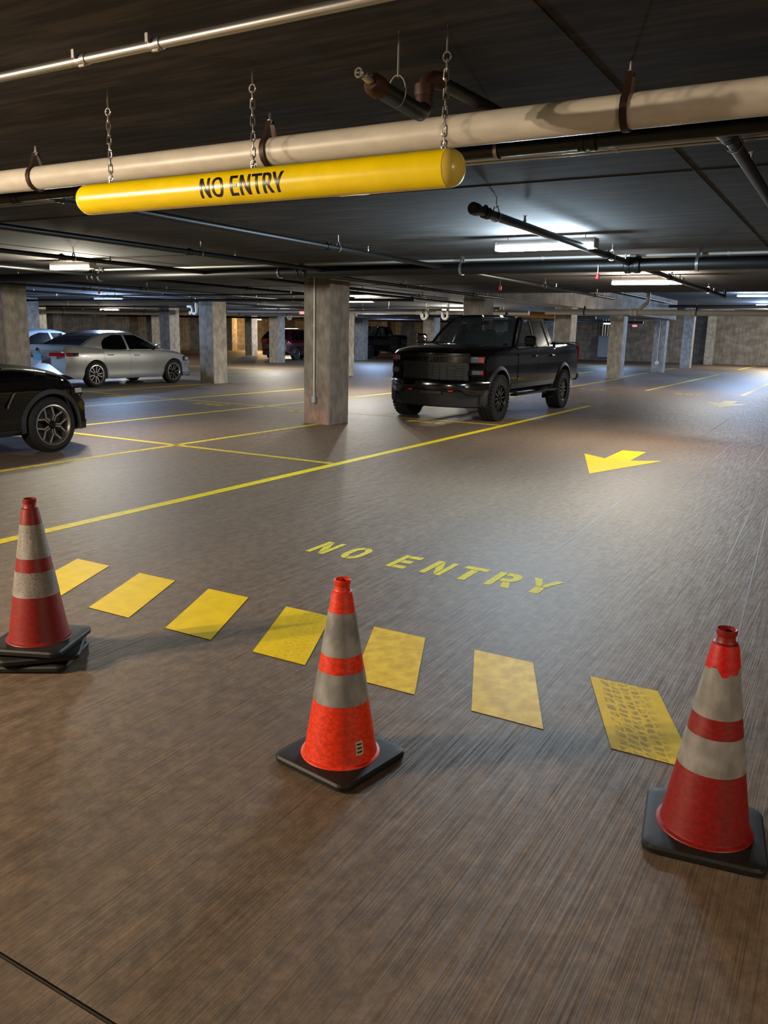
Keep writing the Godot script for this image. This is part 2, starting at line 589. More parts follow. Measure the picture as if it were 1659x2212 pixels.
func run_pipe(called: String, label: String, category: String, m: Material, a: Vector3, b: Vector3, r: float, couplings: Array, hangers: Array, group: String, cm: Material, ceil_y: float, hm: Material) -> Node3D:
	var o := thing(called, label, category, (a + b) * 0.5, 0.0, group)
	var c := (a + b) * 0.5
	a -= c; b -= c
	var d := (b - a).normalized()
	put(MB.new().cyl(a, b, r, 20), "pipe", m, o)
	for s in couplings:
		var p: Vector3 = a.lerp(b, s)
		var k := MB.new()
		k.lathe([[r * 1.05, -r * 1.3], [r * 1.28, -r * 1.1], [r * 1.28, -r * 0.35], [r * 1.15, -r * 0.25], [r * 1.15, r * 0.25], [r * 1.28, r * 0.35], [r * 1.28, r * 1.1], [r * 1.05, r * 1.3]], 18, Transform3D(Basis(Quaternion(Vector3.UP, d)), p))
		if cm == null:
			k.box(p + Vector3(0, r * 1.35, 0), Vector3(r * 0.5, r * 0.5, r * 0.5) + d.abs() * r * 0.6, r * 0.1)
		put(k, "coupling", cm if cm else m, o)
	for s in hangers:
		hanger(o, a.lerp(b, s), d, r, ceil_y - c.y, hm if hm else M.galvanised)
	return o

func hanger(o: Node3D, p: Vector3, d: Vector3, r: float, up: float, m: Material) -> void:
	var side := d.cross(Vector3.UP).normalized()
	var path := []
	var top := p + Vector3(0, r * 2.1, 0)
	path.append(top + side * 0.012)
	for k in 13:
		var w := deg_to_rad(35.0) + deg_to_rad(290.0) * k / 12.0
		path.append(p + (Vector3.UP * cos(w) + side * sin(w)) * (r + 0.004))
	path.append(top - side * 0.012)
	var rings := []
	var wide := maxf(0.008, r * 0.22)
	for q in path:
		var out: Vector3 = (q - p).normalized()
		rings.append(PackedVector3Array([q - d * wide, q + d * wide, q + d * wide + out * 0.004, q - d * wide + out * 0.004]))
	var h := put(MB.new().loft(rings), "hanger", m, o)
	put(MB.new().cyl(top - Vector3(0, 0.01, 0), Vector3(p.x, up, p.z), 0.0045, 8).lathe([[0.011, -0.008], [0.011, 0.008]], 6, Transform3D(Basis.IDENTITY, top)), "rod", M.galvanised, h)

func ceiling_light(x: float, y: float, z: float, length: float, color: Color, energy: float, em: float, label: String, along_z := false, ceil_y := CEIL, wrap := 0.6) -> void:
	var o := thing("ceiling_light", label, "ceiling light", Vector3(x, y, z), PI / 2 if along_z else 0.0, "strip lights on the ceiling")
	var prof := PackedVector2Array([Vector2(-0.055, 0.0), Vector2(0.055, 0.0), Vector2(0.045, 0.045), Vector2(-0.045, 0.045)])
	var bx := Transform3D(Basis(Vector3(0, 0, 1), Vector3(0, 1, 0), Vector3(-1, 0, 0)), Vector3(length * 0.5, 0, 0))
	put(MB.new().extrude(prof, length, bx), "housing", M.white_sheet, o)
	var lens := PackedVector2Array()
	for k in 9:
		var w := PI * k / 8.0
		lens.append(Vector2(0.062 * cos(w), -0.048 * sin(w) - 0.001))
	var key := "light_%.2f_%.2f_%.2f_%.1f" % [color.r, color.g, color.b, em]
	if not M.has(key):
		glow(key, color, em)
	put(MB.new().extrude(lens, length - 0.02, bx.translated_local(Vector3(0, 0, 0.01))), "lamp_diffuser", M[key], o)
	for s in [-1.0, 1.0]:
		put(MB.new().box(Vector3(s * (length * 0.5 + 0.008), 0.0, 0), Vector3(0.02, 0.09, 0.125), 0.008), "end_cap", M.white_sheet, o)
		if ceil_y - y > 0.05:
			put(MB.new().cyl(Vector3(s * length * 0.4, 0.04, 0), Vector3(s * length * 0.4, ceil_y - y, 0), 0.004, 8), "rod", M.galvanised, o)
	var l := AreaLight3D.new()
	l.name = "area_lamp"
	l.area_size = Vector2(length - 0.04, 0.11)
	l.light_color = color
	l.light_energy = energy
	l.shadow_enabled = true
	l.set("area_range", 60.0)
	l.rotation_degrees.x = -90.0
	l.position = Vector3(0, -0.056, 0)
	o.add_child(l)
	for sx in [-0.25, 0.25]:      # the wrap-round lens also throws light sideways
		var p := OmniLight3D.new()
		p.name = "lens_lamp"
		p.light_color = color
		p.light_energy = energy * wrap
		p.light_size = 0.05
		p.omni_range = 60.0
		p.omni_attenuation = 2.0
		p.shadow_enabled = true
		p.position = Vector3(sx * length, -0.11, 0)
		o.add_child(p, true)

func chain(top: Vector3, bottom_y: float, label: String) -> void:
	var o := thing("hanging_chain", label, "chain", Vector3(top.x, bottom_y, top.z), 0.0, "chains holding the yellow bar")
	var H := top.y - bottom_y
	put(MB.new().cyl(Vector3(0, H, 0), Vector3(0, H - 0.075, 0), 0.0032, 8), "eye_bolt", M.bright_steel, o)
	var ring := []
	for k in 16:
		var w := TAU * k / 16
		ring.append(Vector3(cos(w) * 0.013, H - 0.086 + sin(w) * 0.013, 0))
	put(MB.new().tube(ring, 0.0028, 6, true), "ring", M.bright_steel, o)
	var pitch := 0.0262
	var n := int((H - 0.098) / pitch)
	var link := []
	for k in 14:
		var w := TAU * k / 14
		link.append(Vector3(cos(w) * 0.0078, sin(w) * 0.0095 + (0.0085 if sin(w) > 0.001 else -0.0085), 0))
	var me := MB.new().tube(link, 0.0023, 5, true).mesh()
	for i in n + 1:
		var l := put_mesh(me, "link", M.bright_steel, o)
		l.position = Vector3(0, H - 0.110 - pitch * i, 0)
		l.rotation.y = (0.5 if i % 2 else -1.0) + 0.15 * sin(i * 2.1)

# ------------------------------------------------------------------ floor marks
func flat(pts: Array, thick := 0.002) -> MB:
	var p := PackedVector2Array()
	for q in pts:
		p.append(Vector2(q[0], -q[1]))
	return MB.new().extrude(p, thick, Transform3D(Basis(Vector3(1, 0, 0), Vector3(0, 0, -1), Vector3(0, 1, 0)), Vector3(0, 0.0006, 0)))

func floor_line(x0: float, z0: float, x1: float, z1: float, w: float, m: Material, label: String) -> void:
	var d := Vector2(x1 - x0, z1 - z0).normalized() * w * 0.5
	one(flat([[x0 - d.y, z0 + d.x], [x0 + d.y, z0 - d.x], [x1 + d.y, z1 - d.x], [x1 - d.y, z1 + d.x]], 0.0015), "painted_line", m, label, "floor marking", "painted stall and lane lines")

func uv_plate(p: Array, y: float, m: Material, called: String, parent: Node) -> MeshInstance3D:      # a four-cornered painted plate with texture coordinates on its top
	var V := PackedVector3Array()
	var N := PackedVector3Array()
	var U := PackedVector2Array()
	var uv := [Vector2(0, 0), Vector2(1, 0), Vector2(1, 1), Vector2(0, 1)]
	for k in 4:
		V.append(Vector3(p[k][0], y, p[k][1])); N.append(Vector3.UP); U.append(uv[k])
	for k in 4:
		var a := Vector3(p[k][0], 0.0005, p[k][1])
		var b := Vector3(p[(k + 1) % 4][0], 0.0005, p[(k + 1) % 4][1])
		var n := (b - a).cross(Vector3.UP).normalized()
		for q in [[a, uv[k]], [b, uv[(k + 1) % 4]], [b + Vector3(0, y, 0), uv[(k + 1) % 4]], [a + Vector3(0, y, 0), uv[k]]]:
			V.append(q[0]); N.append(n); U.append(q[1])
	var I := PackedInt32Array([0, 1, 2, 0, 2, 3])
	for k in 4:
		var o := 4 + k * 4
		I.append_array([o, o + 1, o + 2, o, o + 2, o + 3])
	var arr := []
	arr.resize(Mesh.ARRAY_MAX)
	arr[Mesh.ARRAY_VERTEX] = V
	arr[Mesh.ARRAY_NORMAL] = N
	arr[Mesh.ARRAY_TEX_UV] = U
	arr[Mesh.ARRAY_INDEX] = I
	var me := ArrayMesh.new()
	me.add_surface_from_arrays(Mesh.PRIMITIVE_TRIANGLES, arr)
	return put_mesh(me, called, m, parent)

func tread_paint(called: String, base: Color, mark: Color, span: Vector2, strength: float, sd: int) -> void:      # yellow paint carrying the print of a tyre's tread blocks
	var W := 384
	var H := 512
	var im := Image.create(W, H, false, Image.FORMAT_RGB8)
	var n := FastNoiseLite.new()
	n.seed = sd; n.frequency = 0.012; n.fractal_octaves = 5
	var wob := FastNoiseLite.new()
	wob.seed = sd + 4; wob.frequency = 0.011
	for y in H:
		for x in W:
			var u := float(x) / W
			var v := float(y) / H
			var c := base * (0.97 + 0.05 * n.get_noise_2d(x, y))
			if u > span.x and u < span.y:
				var q := (u - span.x) / (span.y - span.x)
				var lat := q * 5.0 + 0.30 * wob.get_noise_2d(x, y)
				var col := int(floor(lat))
				var long := v * (11.0 if col == 0 or col == 4 else 15.0) + 0.45 * col + (0.9 * absf(q - 0.5) * 2.0) + 0.35 * wob.get_noise_2d(x + 300, y)
				var fu := absf(lat - floor(lat) - 0.5)
				var fv := absf(long - floor(long) - 0.5)
				var worn := clampf(0.80 + 1.5 * n.get_noise_2d(x * 1.5 + 90 + col * 60, y * 1.5), 0.0, 1.0) * (1.0 - smoothstep(0.72, 0.98, q) * 0.8)
				var k := (1.0 - smoothstep(0.36, 0.43, fu)) * (1.0 - smoothstep(0.28, 0.36, fv)) * worn
				c = c.lerp(mark, k * strength)
			im.set_pixel(x, y, Color(c.r, c.g, c.b))
	var m := mat(called, Color.WHITE, 0.6)
	m.metallic_specular = 0.22
	m.albedo_texture = ImageTexture.create_from_image(im)

func letter(c: String) -> Array:      # stencil shapes in a 1 x 1 cell, u to the right, v away from the reader
	match c:
		"N": return [[[0, 0], [0.29, 0], [0.29, 1], [0, 1]], [[0.33, 1], [0.33, 0.5], [0.70, 0], [0.70, 0.46]], [[0.74, 0], [1, 0], [1, 1], [0.74, 1]]]
		"O": return [[[0.47, 0], [0.47, 0.17], [0.36, 0.24], [0.30, 0.36], [0.30, 0.64], [0.36, 0.76], [0.47, 0.83], [0.47, 1], [0.28, 0.98], [0.1, 0.87], [0, 0.68], [0, 0.32], [0.1, 0.13], [0.28, 0.02]], [[0.53, 0], [0.53, 0.17], [0.64, 0.24], [0.70, 0.36], [0.70, 0.64], [0.64, 0.76], [0.53, 0.83], [0.53, 1], [0.72, 0.98], [0.9, 0.87], [1, 0.68], [1, 0.32], [0.9, 0.13], [0.72, 0.02]]]
		"E": return [[[0, 0], [0.30, 0], [0.30, 1], [0, 1]], [[0.34, 0], [0.98, 0], [0.98, 0.2], [0.34, 0.2]], [[0.34, 0.41], [0.86, 0.41], [0.86, 0.6], [0.34, 0.6]], [[0.34, 0.8], [1, 0.8], [1, 1], [0.34, 1]]]
		"T": return [[[0, 0.8], [1, 0.8], [1, 1], [0, 1]], [[0.34, 0], [0.66, 0], [0.66, 0.76], [0.34, 0.76]]]
		"R": return [[[0, 0], [0.29, 0], [0.29, 1], [0, 1]], [[0.33, 0.8], [0.6, 0.8], [0.69, 0.74], [0.69, 0.64], [0.6, 0.58], [0.33, 0.58], [0.33, 0.38], [0.72, 0.38], [0.93, 0.5], [1, 0.66], [0.96, 0.86], [0.8, 0.98], [0.6, 1], [0.33, 1]], [[0.52, 0.34], [0.66, 0], [0.98, 0], [0.8, 0.36]]]
		"Y": return [[[0.34, 0], [0.66, 0], [0.66, 0.44], [0.34, 0.44]], [[0.34, 0.47], [0.48, 0.47], [0.48, 0.62], [0.26, 1], [0, 1]], [[0.52, 0.47], [0.66, 0.47], [1, 1], [0.74, 1], [0.52, 0.62]]]
	return []

func text_mesh(s: String, height: float, depth: float, bold := true) -> ArrayMesh:
	var t := TextMesh.new()
	var f := SystemFont.new()
	f.font_names = PackedStringArray(["Droid Sans"])
	f.font_weight = 700 if bold else 400
	var fv := FontVariation.new()
	fv.base_font = f
	if not bold:
		fv.variation_embolden = 0.55
	t.font = fv
	t.font_size = 64
	t.pixel_size = height / 46.0
	t.depth = depth
	t.text = s
	var arr := t.surface_get_arrays(0) if t.get_surface_count() else t.get_mesh_arrays()
	var m := ArrayMesh.new()
	m.add_surface_from_arrays(Mesh.PRIMITIVE_TRIANGLES, arr)
	return m

# ------------------------------------------------------------------ cones
func rounded_square(h: float, r: float, y: float, n := 6) -> PackedVector3Array:
	var p := PackedVector3Array()
	for c in [[1, 1, 0.0], [-1, 1, 90.0], [-1, -1, 180.0], [1, -1, 270.0]]:
		for k in n + 1:
			var w := deg_to_rad(c[2] + 90.0 * k / n)
			p.append(Vector3(c[0] * (h - r) + cos(w) * r, y, c[1] * (h - r) + sin(w) * r))
	return p

func cone_base(y: float, wavy := 0.0) -> MB:
	var rings := []
	for q in [[0.170, 0.0], [0.180, 0.006], [0.182, 0.022], [0.176, 0.030], [0.150, 0.034]]:
		var r := rounded_square(q[0], 0.042, y + q[1])
		if wavy > 0.0:
			for k in r.size():
				r[k].y += wavy * (sin(atan2(r[k].z, r[k].x) * 2.0 + y * 60.0) * 0.5 + 0.5)
		rings.append(r)
	return MB.new().loft(rings)

func traffic_cone(at: Vector3, turn: float, label: String, orange: Material, collar: Material, y0: float, lip: bool, tilt := Vector2.ZERO) -> Node3D:
	var o := thing("traffic_cone", label, "traffic cone", at, turn, "orange traffic cones")
	o.rotation.x = tilt.x
	o.rotation.z = tilt.y
	put(cone_base(y0), "base", M.cone_rubber, o)
	var r := func(y: float) -> float: return lerpf(0.136, 0.036, (y - 0.034) / 0.62)
	var hs := 40
	var b := MB.new()      # the shell, with the neck and the open top
	var prof := [[0.150, 0.030], [0.146, 0.037], [0.136, 0.042]]
	for k in 11:
		var y := 0.05 + 0.585 * k / 10.0
		prof.append([r.call(y), y])
	prof.append_array([[0.036, 0.645], [0.0355, 0.655], [0.030, 0.657], [0.027, 0.664], [0.0265, 0.676], [0.030, 0.682], [0.0305, 0.695], [0.028, 0.698], [0.0235, 0.696], [0.0235, 0.60]])
	for q in prof:
		q[1] += y0
	b.lathe(prof, hs)
	put(b, "shell", orange, o, 30.0)
	for band in [[0.252, 0.366], [0.428, 0.582]]:
		var c := MB.new()
		var p2 := []
		for k in 5:
			var y: float = lerpf(band[0], band[1], k / 4.0)
			p2.append([r.call(y) + 0.0016, y + y0])
		var inner := [[r.call(band[1]) - 0.002, band[1] + y0]]
		c.lathe([[r.call(band[0]) - 0.002, band[0] + y0]] + p2 + inner, hs)
		put(c, "reflective_collar", collar, o, 30.0)
	if lip:      # a torn red sleeve pulled over the top
		var c := MB.new()
		var rings := []
		for q in [[0.572, 0.0022], [0.60, 0.003], [0.64, 0.0025], [0.652, 0.002]]:
			var ring := PackedVector3Array()
			for k in 28:
				var w := TAU * k / 28
				var drop: float = (0.012 * sin(w * 3.0 + 1.0) + 0.008 * sin(w * 7.0)) if q[0] < 0.58 else 0.0
				ring.append(Vector3(cos(w), 0, sin(w)) * (r.call(q[0] + drop) + q[1]) + Vector3(0, q[0] + drop + y0, 0))
			rings.append(ring)
		c.loft(rings)
		put(c, "sleeve", M.cone_red, o, 30.0)
	return o

# ------------------------------------------------------------------ vehicles
func body_w(P: Dictionary, y: float, z: float) -> float:
	return pchip(P.body, z, 3) * pchip(P.prof, y, 1)

func bow(P: Dictionary, x: float, z: float) -> float:
	var u := absf(x) / 0.95
	var s := 0.0
	s -= P.bow_f * u * u * smoothstep(P.z1 - 0.75, P.z1, z)
	s += P.bow_r * u * u * smoothstep(P.z0 + 0.6, P.z0, z)
	return z + s

func car_body(P: Dictionary) -> MB:
	var zs := []
	var z: float = P.z0
	while z < P.z1:
		zs.append(z); z += 0.09
	zs.append(P.z1)
	for za in P.axles:
		for k in 25:
			zs.append(za + P.arch * cos(PI * k / 24.0) * 0.9995)
	for s in P.body:
		zs.append(s[0])
	zs.sort()
	var rings := []
	var last := -99.0
	for zz in zs:
		if zz - last < 0.004 or zz < P.z0 or zz > P.z1:
			continue
		last = zz
		var top := pchip(P.body, zz, 1)
		var crown := pchip(P.body, zz, 2)
		var bot := pchip(P.bottom, zz, 1)
		for za in P.axles:
			var d: float = absf(zz - za)
			if d < P.arch:
				bot = maxf(bot, P.wheel_y + sqrt(P.arch * P.arch - d * d))
		bot = minf(bot, top - 0.1)
		var side := []
		side.append(Vector3(0, bot, zz))
		side.append(Vector3(body_w(P, bot, zz) - 0.09, bot, zz))
		for L in P.levels:
			var y := clampf(L, bot, top - 0.055)
			side.append(Vector3(body_w(P, y, zz), y, zz))
		var wt := body_w(P, top, zz)
		side.append(Vector3(wt * 0.995, top - 0.03, zz))
		side.append(Vector3(wt * 0.975, top - 0.01, zz))
		side.append(Vector3(wt * 0.94, top, zz))
		side.append(Vector3(wt * 0.80, top + crown * 0.5, zz))
		side.append(Vector3(wt * 0.6, top + crown * 0.86, zz))
		side.append(Vector3(wt * 0.3, top + crown * 0.98, zz))
		side.append(Vector3(0, top + crown, zz))
		var ring := PackedVector3Array()
		for p in side:
			ring.append(Vector3(p.x, p.y, bow(P, p.x, zz)))
		for i in range(side.size() - 2, 0, -1):
			var p: Vector3 = side[i]
			ring.append(Vector3(-p.x, p.y, bow(P, p.x, zz)))
		rings.append(ring)
	return MB.new().loft(rings)

func side_plate(P: Dictionary, s: float, z0: float, z1: float, y0: float, y1: float, off := 0.006, lean := 0.0) -> MB:      # a body panel lying on the flank
	var rows := []
	for i in 13:
		var row := []
		var y := lerpf(y0, y1, i / 12.0)
		for j in 13:
			var z := lerpf(z0, z1, j / 12.0) + lean * (y - y0)
			var yy := y
			for za in P.axles:
				var d: float = absf(z - za)
				if d < P.arch + 0.03:
					yy = maxf(yy, minf(y1, P.wheel_y + sqrt(maxf(0.0, pow(P.arch + 0.03, 2) - d * d))))
			row.append(Vector3(s * (body_w(P, yy, z) - 0.004), yy, bow(P, body_w(P, yy, z), z)))
		rows.append(row)
	return MB.new().sheet(rows, Vector3(s * (off + 0.004), 0, 0))

func arch_lip(P: Dictionary, s: float, za: float, width: float, out: float) -> MB:
	var rings := []
	for k in 29:
		var w := PI * (-0.06 + 1.12 * k / 28.0)
		var c := Vector3(0, sin(w), cos(w))
		var q0: Vector3 = Vector3(0, P.wheel_y, za) + c * (P.arch - 0.012)
		var q1: Vector3 = Vector3(0, P.wheel_y, za) + c * (P.arch + width)
		var x0 := body_w(P, maxf(q0.y, 0.3), za)
		rings.append(PackedVector3Array([Vector3(s * (x0 - 0.07), q0.y, q0.z), Vector3(s * (x0 + out), q0.y, q0.z), Vector3(s * (x0 + out * 0.8), (q0.y + q1.y) * 0.5, (q0.z + q1.z) * 0.5), Vector3(s * (body_w(P, maxf(q1.y, 0.3), q1.z) + 0.004), q1.y, q1.z), Vector3(s * (x0 - 0.09), q1.y, q1.z)]))
	return MB.new().loft(rings)

func spoke(poly: Array, depth: float, x0: float, ang: float) -> MB:      # poly: [radius, half-offset] pairs drawn around a radial line
	var p := PackedVector2Array()
	for q in poly:
		var a := Vector2(cos(ang), sin(ang))
		var t := Vector2(-sin(ang), cos(ang))
		p.append(a * q[0] + t * q[1])
	return MB.new().extrude(p, depth, Transform3D(Basis(Vector3(0, 0, -1), Vector3(0, 1, 0), Vector3(1, 0, 0)), Vector3(x0, 0, 0)))

func make_wheel(kind: String, R: float, W: float, rim: float) -> Node3D:
	var o := Node3D.new()
	o.name = "wheel"
	var ax := Transform3D(Basis(Vector3(0, 1, 0), Vector3(1, 0, 0), Vector3(0, 0, -1)), Vector3.ZERO)      # lathe axis along x
	var h := W * 0.5
	var t := MB.new()
	var off_road := kind == "truck"
	var tr := R - (0.011 if off_road else 0.0)
	t.hoop([[rim - 0.01, -h + 0.02], [rim + 0.01, -h + 0.006], [lerpf(rim, R, 0.5), -h], [tr - 0.03, -h + 0.008], [tr, -h + 0.035], [tr, h - 0.035], [tr - 0.03, h - 0.008], [lerpf(rim, R, 0.5), h], [rim + 0.01, h - 0.006], [rim - 0.01, h - 0.02]], 56, ax)
	if off_road:
		for i in 36:
			var w := TAU * i / 36.0
			for k in [[-0.41, 0.0, 0.2], [-0.15, 0.09, 0.2], [0.13, 0.0, 0.2], [0.41, 0.09, 0.2]]:
				var ww: float = w + k[1]
				var c := Vector3(k[0] * W, sin(ww) * (R - 0.008), cos(ww) * (R - 0.008))
				t.box(c, Vector3(W * k[2], 0.022, 0.052), 0.003, Basis(Vector3.RIGHT, -ww + PI / 2) * Basis(Vector3.UP, 0.25))
			for s in [-1.0, 1.0]:      # shoulder lugs
				var c := Vector3(s * (h - 0.006), sin(w) * (R - 0.042), cos(w) * (R - 0.042))
				t.box(c, Vector3(0.018, 0.05, 0.034), 0.003, Basis(Vector3.RIGHT, -w + PI / 2))
	put(t, "tire", M.tyre_rubber, o, 30.0)
	# barrel and disc
	var b := MB.new()
	b.hoop([[rim - 0.03, -h + 0.03], [rim, -h + 0.025], [rim, h - 0.012], [rim + 0.008, h - 0.004], [rim - 0.006, h - 0.002], [rim - 0.022, h - 0.02], [rim - 0.03, h - 0.10]], 48, ax)
	put(b, "rim_barrel", M.wheel_silver if kind == "suv" else (M.wheel_machined if kind == "sedan" else M.wheel_dark), o, 30.0)
	put(MB.new().hoop([[0.05, h - 0.155], [rim * 0.72, h - 0.155], [rim * 0.72, h - 0.135], [0.05, h - 0.125]], 32, ax), "brake_disc", M.brake_steel, o, 30.0)
	put(MB.new().lathe([[rim - 0.02, -0.02], [rim - 0.02, -0.01]], 32, ax), "wheel_back", M.black_plastic, o)
	var sp := MB.new()
	var face := MB.new()
	var x0 := h - 0.055
	if kind == "truck":
		for i in 6:
			var a := TAU * i / 6.0 + 0.3
			for s in [-1.0, 1.0]:
				var poly := [[0.05, s * 0.005], [0.05, s * 0.036], [rim - 0.015, s * 0.075], [rim - 0.005, s * 0.045], [rim * 0.55, s * 0.012]]
				var q := spoke(poly, 0.03, x0, a)
				sp.add(q.v, q.t)
				var q2 := spoke([[0.07, s * 0.018], [0.07, s * 0.032], [rim - 0.02, s * 0.071], [rim - 0.02, s * 0.052]], 0.004, x0 + 0.028, a)
				face.add(q2.v, q2.t)
		put(sp, "spokes", M.wheel_dark, o, 25.0)
		put(face, "machined_edges", M.wheel_machined, o, 25.0)
	elif kind == "suv":      # five spokes that each fork towards the rim
		for i in 5:
			var a := TAU * i / 5.0 - PI / 2
			var q := spoke([[0.03, -0.020], [rim * 0.52, -0.024], [rim * 0.52, 0.024], [0.03, 0.020]], 0.026, x0 - 0.004, a)
			sp.add(q.v, q.t)
			for s in [-1.0, 1.0]:
				q = spoke([[rim * 0.48, s * 0.0], [rim * 0.50, s * 0.026], [rim - 0.006, s * 0.128], [rim - 0.002, s * 0.098]], 0.026, x0 - 0.004, a)
				sp.add(q.v, q.t)
			q = spoke([[0.05, -0.007], [rim * 0.5, -0.007], [rim * 0.5, 0.007], [0.05, 0.007]], 0.004, x0 + 0.0205, a)
			face.add(q.v, q.t)
		put(sp, "spokes", M.wheel_silver, o, 25.0)
		put(face, "spoke_slots", M.gloss_black, o, 25.0)
	else:      # ten thin blades in pairs
		put(MB.new().lathe([[0.02, x0 - 0.03], [rim - 0.015, x0 - 0.03], [rim - 0.015, x0 - 0.02], [0.02, x0 - 0.015]], 32, ax), "dark_disc", M.wheel_dark, o, 30.0)
		for i in 10:
			var a := TAU * i / 10.0 + (0.06 if i % 2 else -0.06)
			var q := spoke([[0.03, -0.008], [rim - 0.004, -0.015], [rim - 0.004, 0.008], [0.03, 0.008]], 0.024, x0, a)
			sp.add(q.v, q.t)
		put(sp, "spokes", M.wheel_machined, o, 25.0)
	put(MB.new().lathe([[0.0, x0 - 0.02], [0.055, x0 - 0.02], [0.055, x0 + 0.02], [0.035, x0 + 0.034], [0.0, x0 + 0.036]], 24, ax), "hub_cap", M.wheel_dark, o, 30.0)
	return o

func add_wheels(car: Node3D, P: Dictionary, kind: String, R: float, W: float, rim: float, track: float) -> void:
	var w := make_wheel(kind, R, W, rim)
	var i := 0
	for za in P.axles:
		for s in [1.0, -1.0]:
			var c: Node3D = w if i == 0 else w.duplicate()
			c.name = "wheel"
			car.add_child(c, true)
			c.position = Vector3(s * track, R - 0.004, za)
			c.rotation = Vector3(0.37 * i, 0, 0) if s > 0 else Vector3(0.2, PI, 0)
			i += 1

func pickup(at: Vector3, turn: float, label: String, paint: Material, hero: bool) -> void:
	var car := thing("pickup_truck", label, "pickup truck", at, turn)
	var P := {"z0": -2.95, "z1": 2.66, "axles": [1.87, -1.87], "arch": 0.52, "wheel_y": 0.43, "bow_f": 0.24, "bow_r": 0.06,
		"body": [[-2.95, 1.40, 0.0, 0.985], [-2.0, 1.42, 0.0, 1.0], [-1.30, 1.42, 0.0, 1.0], [-1.24, 1.37, 0.0, 1.0], [0.9, 1.345, 0.0, 1.0], [1.12, 1.355, 0.03, 1.0], [2.1, 1.30, 0.055, 0.995], [2.5, 1.255, 0.055, 0.975], [2.66, 1.20, 0.05, 0.95]],
		"bottom": [[-2.95, 0.62], [-2.4, 0.60], [-1.2, 0.56], [1.2, 0.56], [2.3, 0.60], [2.66, 0.66]],
		"prof": [[0.3, 0.955], [0.56, 0.968], [0.70, 0.992], [0.88, 1.0], [1.08, 0.999], [1.22, 0.988], [1.36, 0.955], [1.45, 0.94]],
		"levels": [0.56, 0.60, 0.66, 0.75, 0.85, 0.93, 1.0, 1.06, 1.12, 1.18, 1.25, 1.31]}
	put(car_body(P), "body", paint, car, 32.0)
	put(MB.new().box(Vector3(0, 0.62, 0), Vector3(1.15, 0.42, 4.9), 0.05).box(Vector3(0, 0.42, 1.87), Vector3(1.5, 0.10, 0.14), 0.03).box(Vector3(0, 0.42, -1.87), Vector3(1.5, 0.12, 0.14), 0.03), "chassis", M.black_plastic, car)
	add_wheels(car, P, "truck", 0.425, 0.285, 0.255, 0.885)
	for s in [1.0, -1.0]:
		for za in P.axles:
			put(arch_lip(P, s, za, 0.055, 0.028), "wheel_arch_flare", M.black_plastic, car)
		var d1 := put(side_plate(P, s, 0.98, -0.12, 0.70, 1.325), "front_door", paint, car)
		var d2 := put(side_plate(P, s, -0.14, -1.18, 0.70, 1.325), "rear_door", paint, car)
		put(side_plate(P, s, 1.28, -1.22, 0.57, 0.66, 0.008), "rocker_panel", M.gloss_black, car)
		put(side_plate(P, s, 0.98, -1.18, 0.765, 0.80, 0.013), "door_moulding", paint, car)
		for dd in [[d1, 0.06], [d2, -0.98]]:
			var x0: float = s * (body_w(P, 1.16, dd[1]) + 0.03)
			put(MB.new().tube([Vector3(x0 - s * 0.03, 1.165, dd[1] - 0.09), Vector3(x0, 1.17, dd[1] - 0.07), Vector3(x0, 1.17, dd[1] + 0.07), Vector3(x0 - s * 0.03, 1.165, dd[1] + 0.09)], 0.016, 8), "handle", M.gloss_black, dd[0])
		# step bar with its brackets
		var st := put(MB.new().box(Vector3(s * 1.02, 0.45, 0.0), Vector3(0.15, 0.045, 2.45), 0.02), "step_bar", M.gloss_black, car)
		for zz in [0.75, -0.55]:
			put(MB.new().box(Vector3(s * 1.03, 0.475, zz), Vector3(0.12, 0.012, 0.42), 0.004), "step_pad", M.black_plastic, st)
		for zz in [0.9, -0.9]:
			put(MB.new().box(Vector3(s * 0.80, 0.49, zz), Vector3(0.35, 0.05, 0.06), 0.01), "bracket", M.black_plastic, st)
		# mirror
		var mi := put(MB.new().box(Vector3(s * 1.17, 1.46, 0.86), Vector3(0.22, 0.20, 0.12), 0.035), "mirror", M.gloss_black, car)
		put(MB.new().box(Vector3(s * 1.01, 1.385, 0.88), Vector3(0.16, 0.05, 0.07), 0.015), "mirror_arm", M.black_plastic, mi)
		put(MB.new().box(Vector3(s * 1.17, 1.46, 0.797), Vector3(0.18, 0.16, 0.006), 0.002), "mirror_glass", M.chrome, mi)
		put(MB.new().box(Vector3(s * 0.80, 0.40, -1.45 if s > 0 else -1.45), Vector3(0.26, 0.34, 0.03), 0.008), "mud_flap", M.black_plastic, car)
	# cab: roof, pillars, panes
	var belt := func(u: float) -> Vector3: return Vector3(0.90 * u, 1.345, 1.26 - 0.26 * u * u)
	var head := func(u: float) -> Vector3: return Vector3(0.70 * u, 1.915, 0.40 - 0.15 * u * u)
	var roof_rows := []
	for i in 13:
		var row := []
		for j in 17:
			var u := -1.0 + 2.0 * j / 16.0
			var f: Vector3 = head.call(u)
			var zz := lerpf(f.z, -1.06 - 0.02 * u * u, i / 12.0)
			var wide := lerpf(0.70, 0.715, sin(PI * i / 12.0))
			row.append(Vector3(wide * u, 1.915 + 0.05 * (1.0 - u * u * u * u) * (0.55 + 0.45 * sin(PI * (0.12 + 0.8 * i / 12.0))), zz))
		roof_rows.append(row)
	put(MB.new().sheet(roof_rows, Vector3(0, -0.035, 0)), "roof", paint, car)
	var ws := []
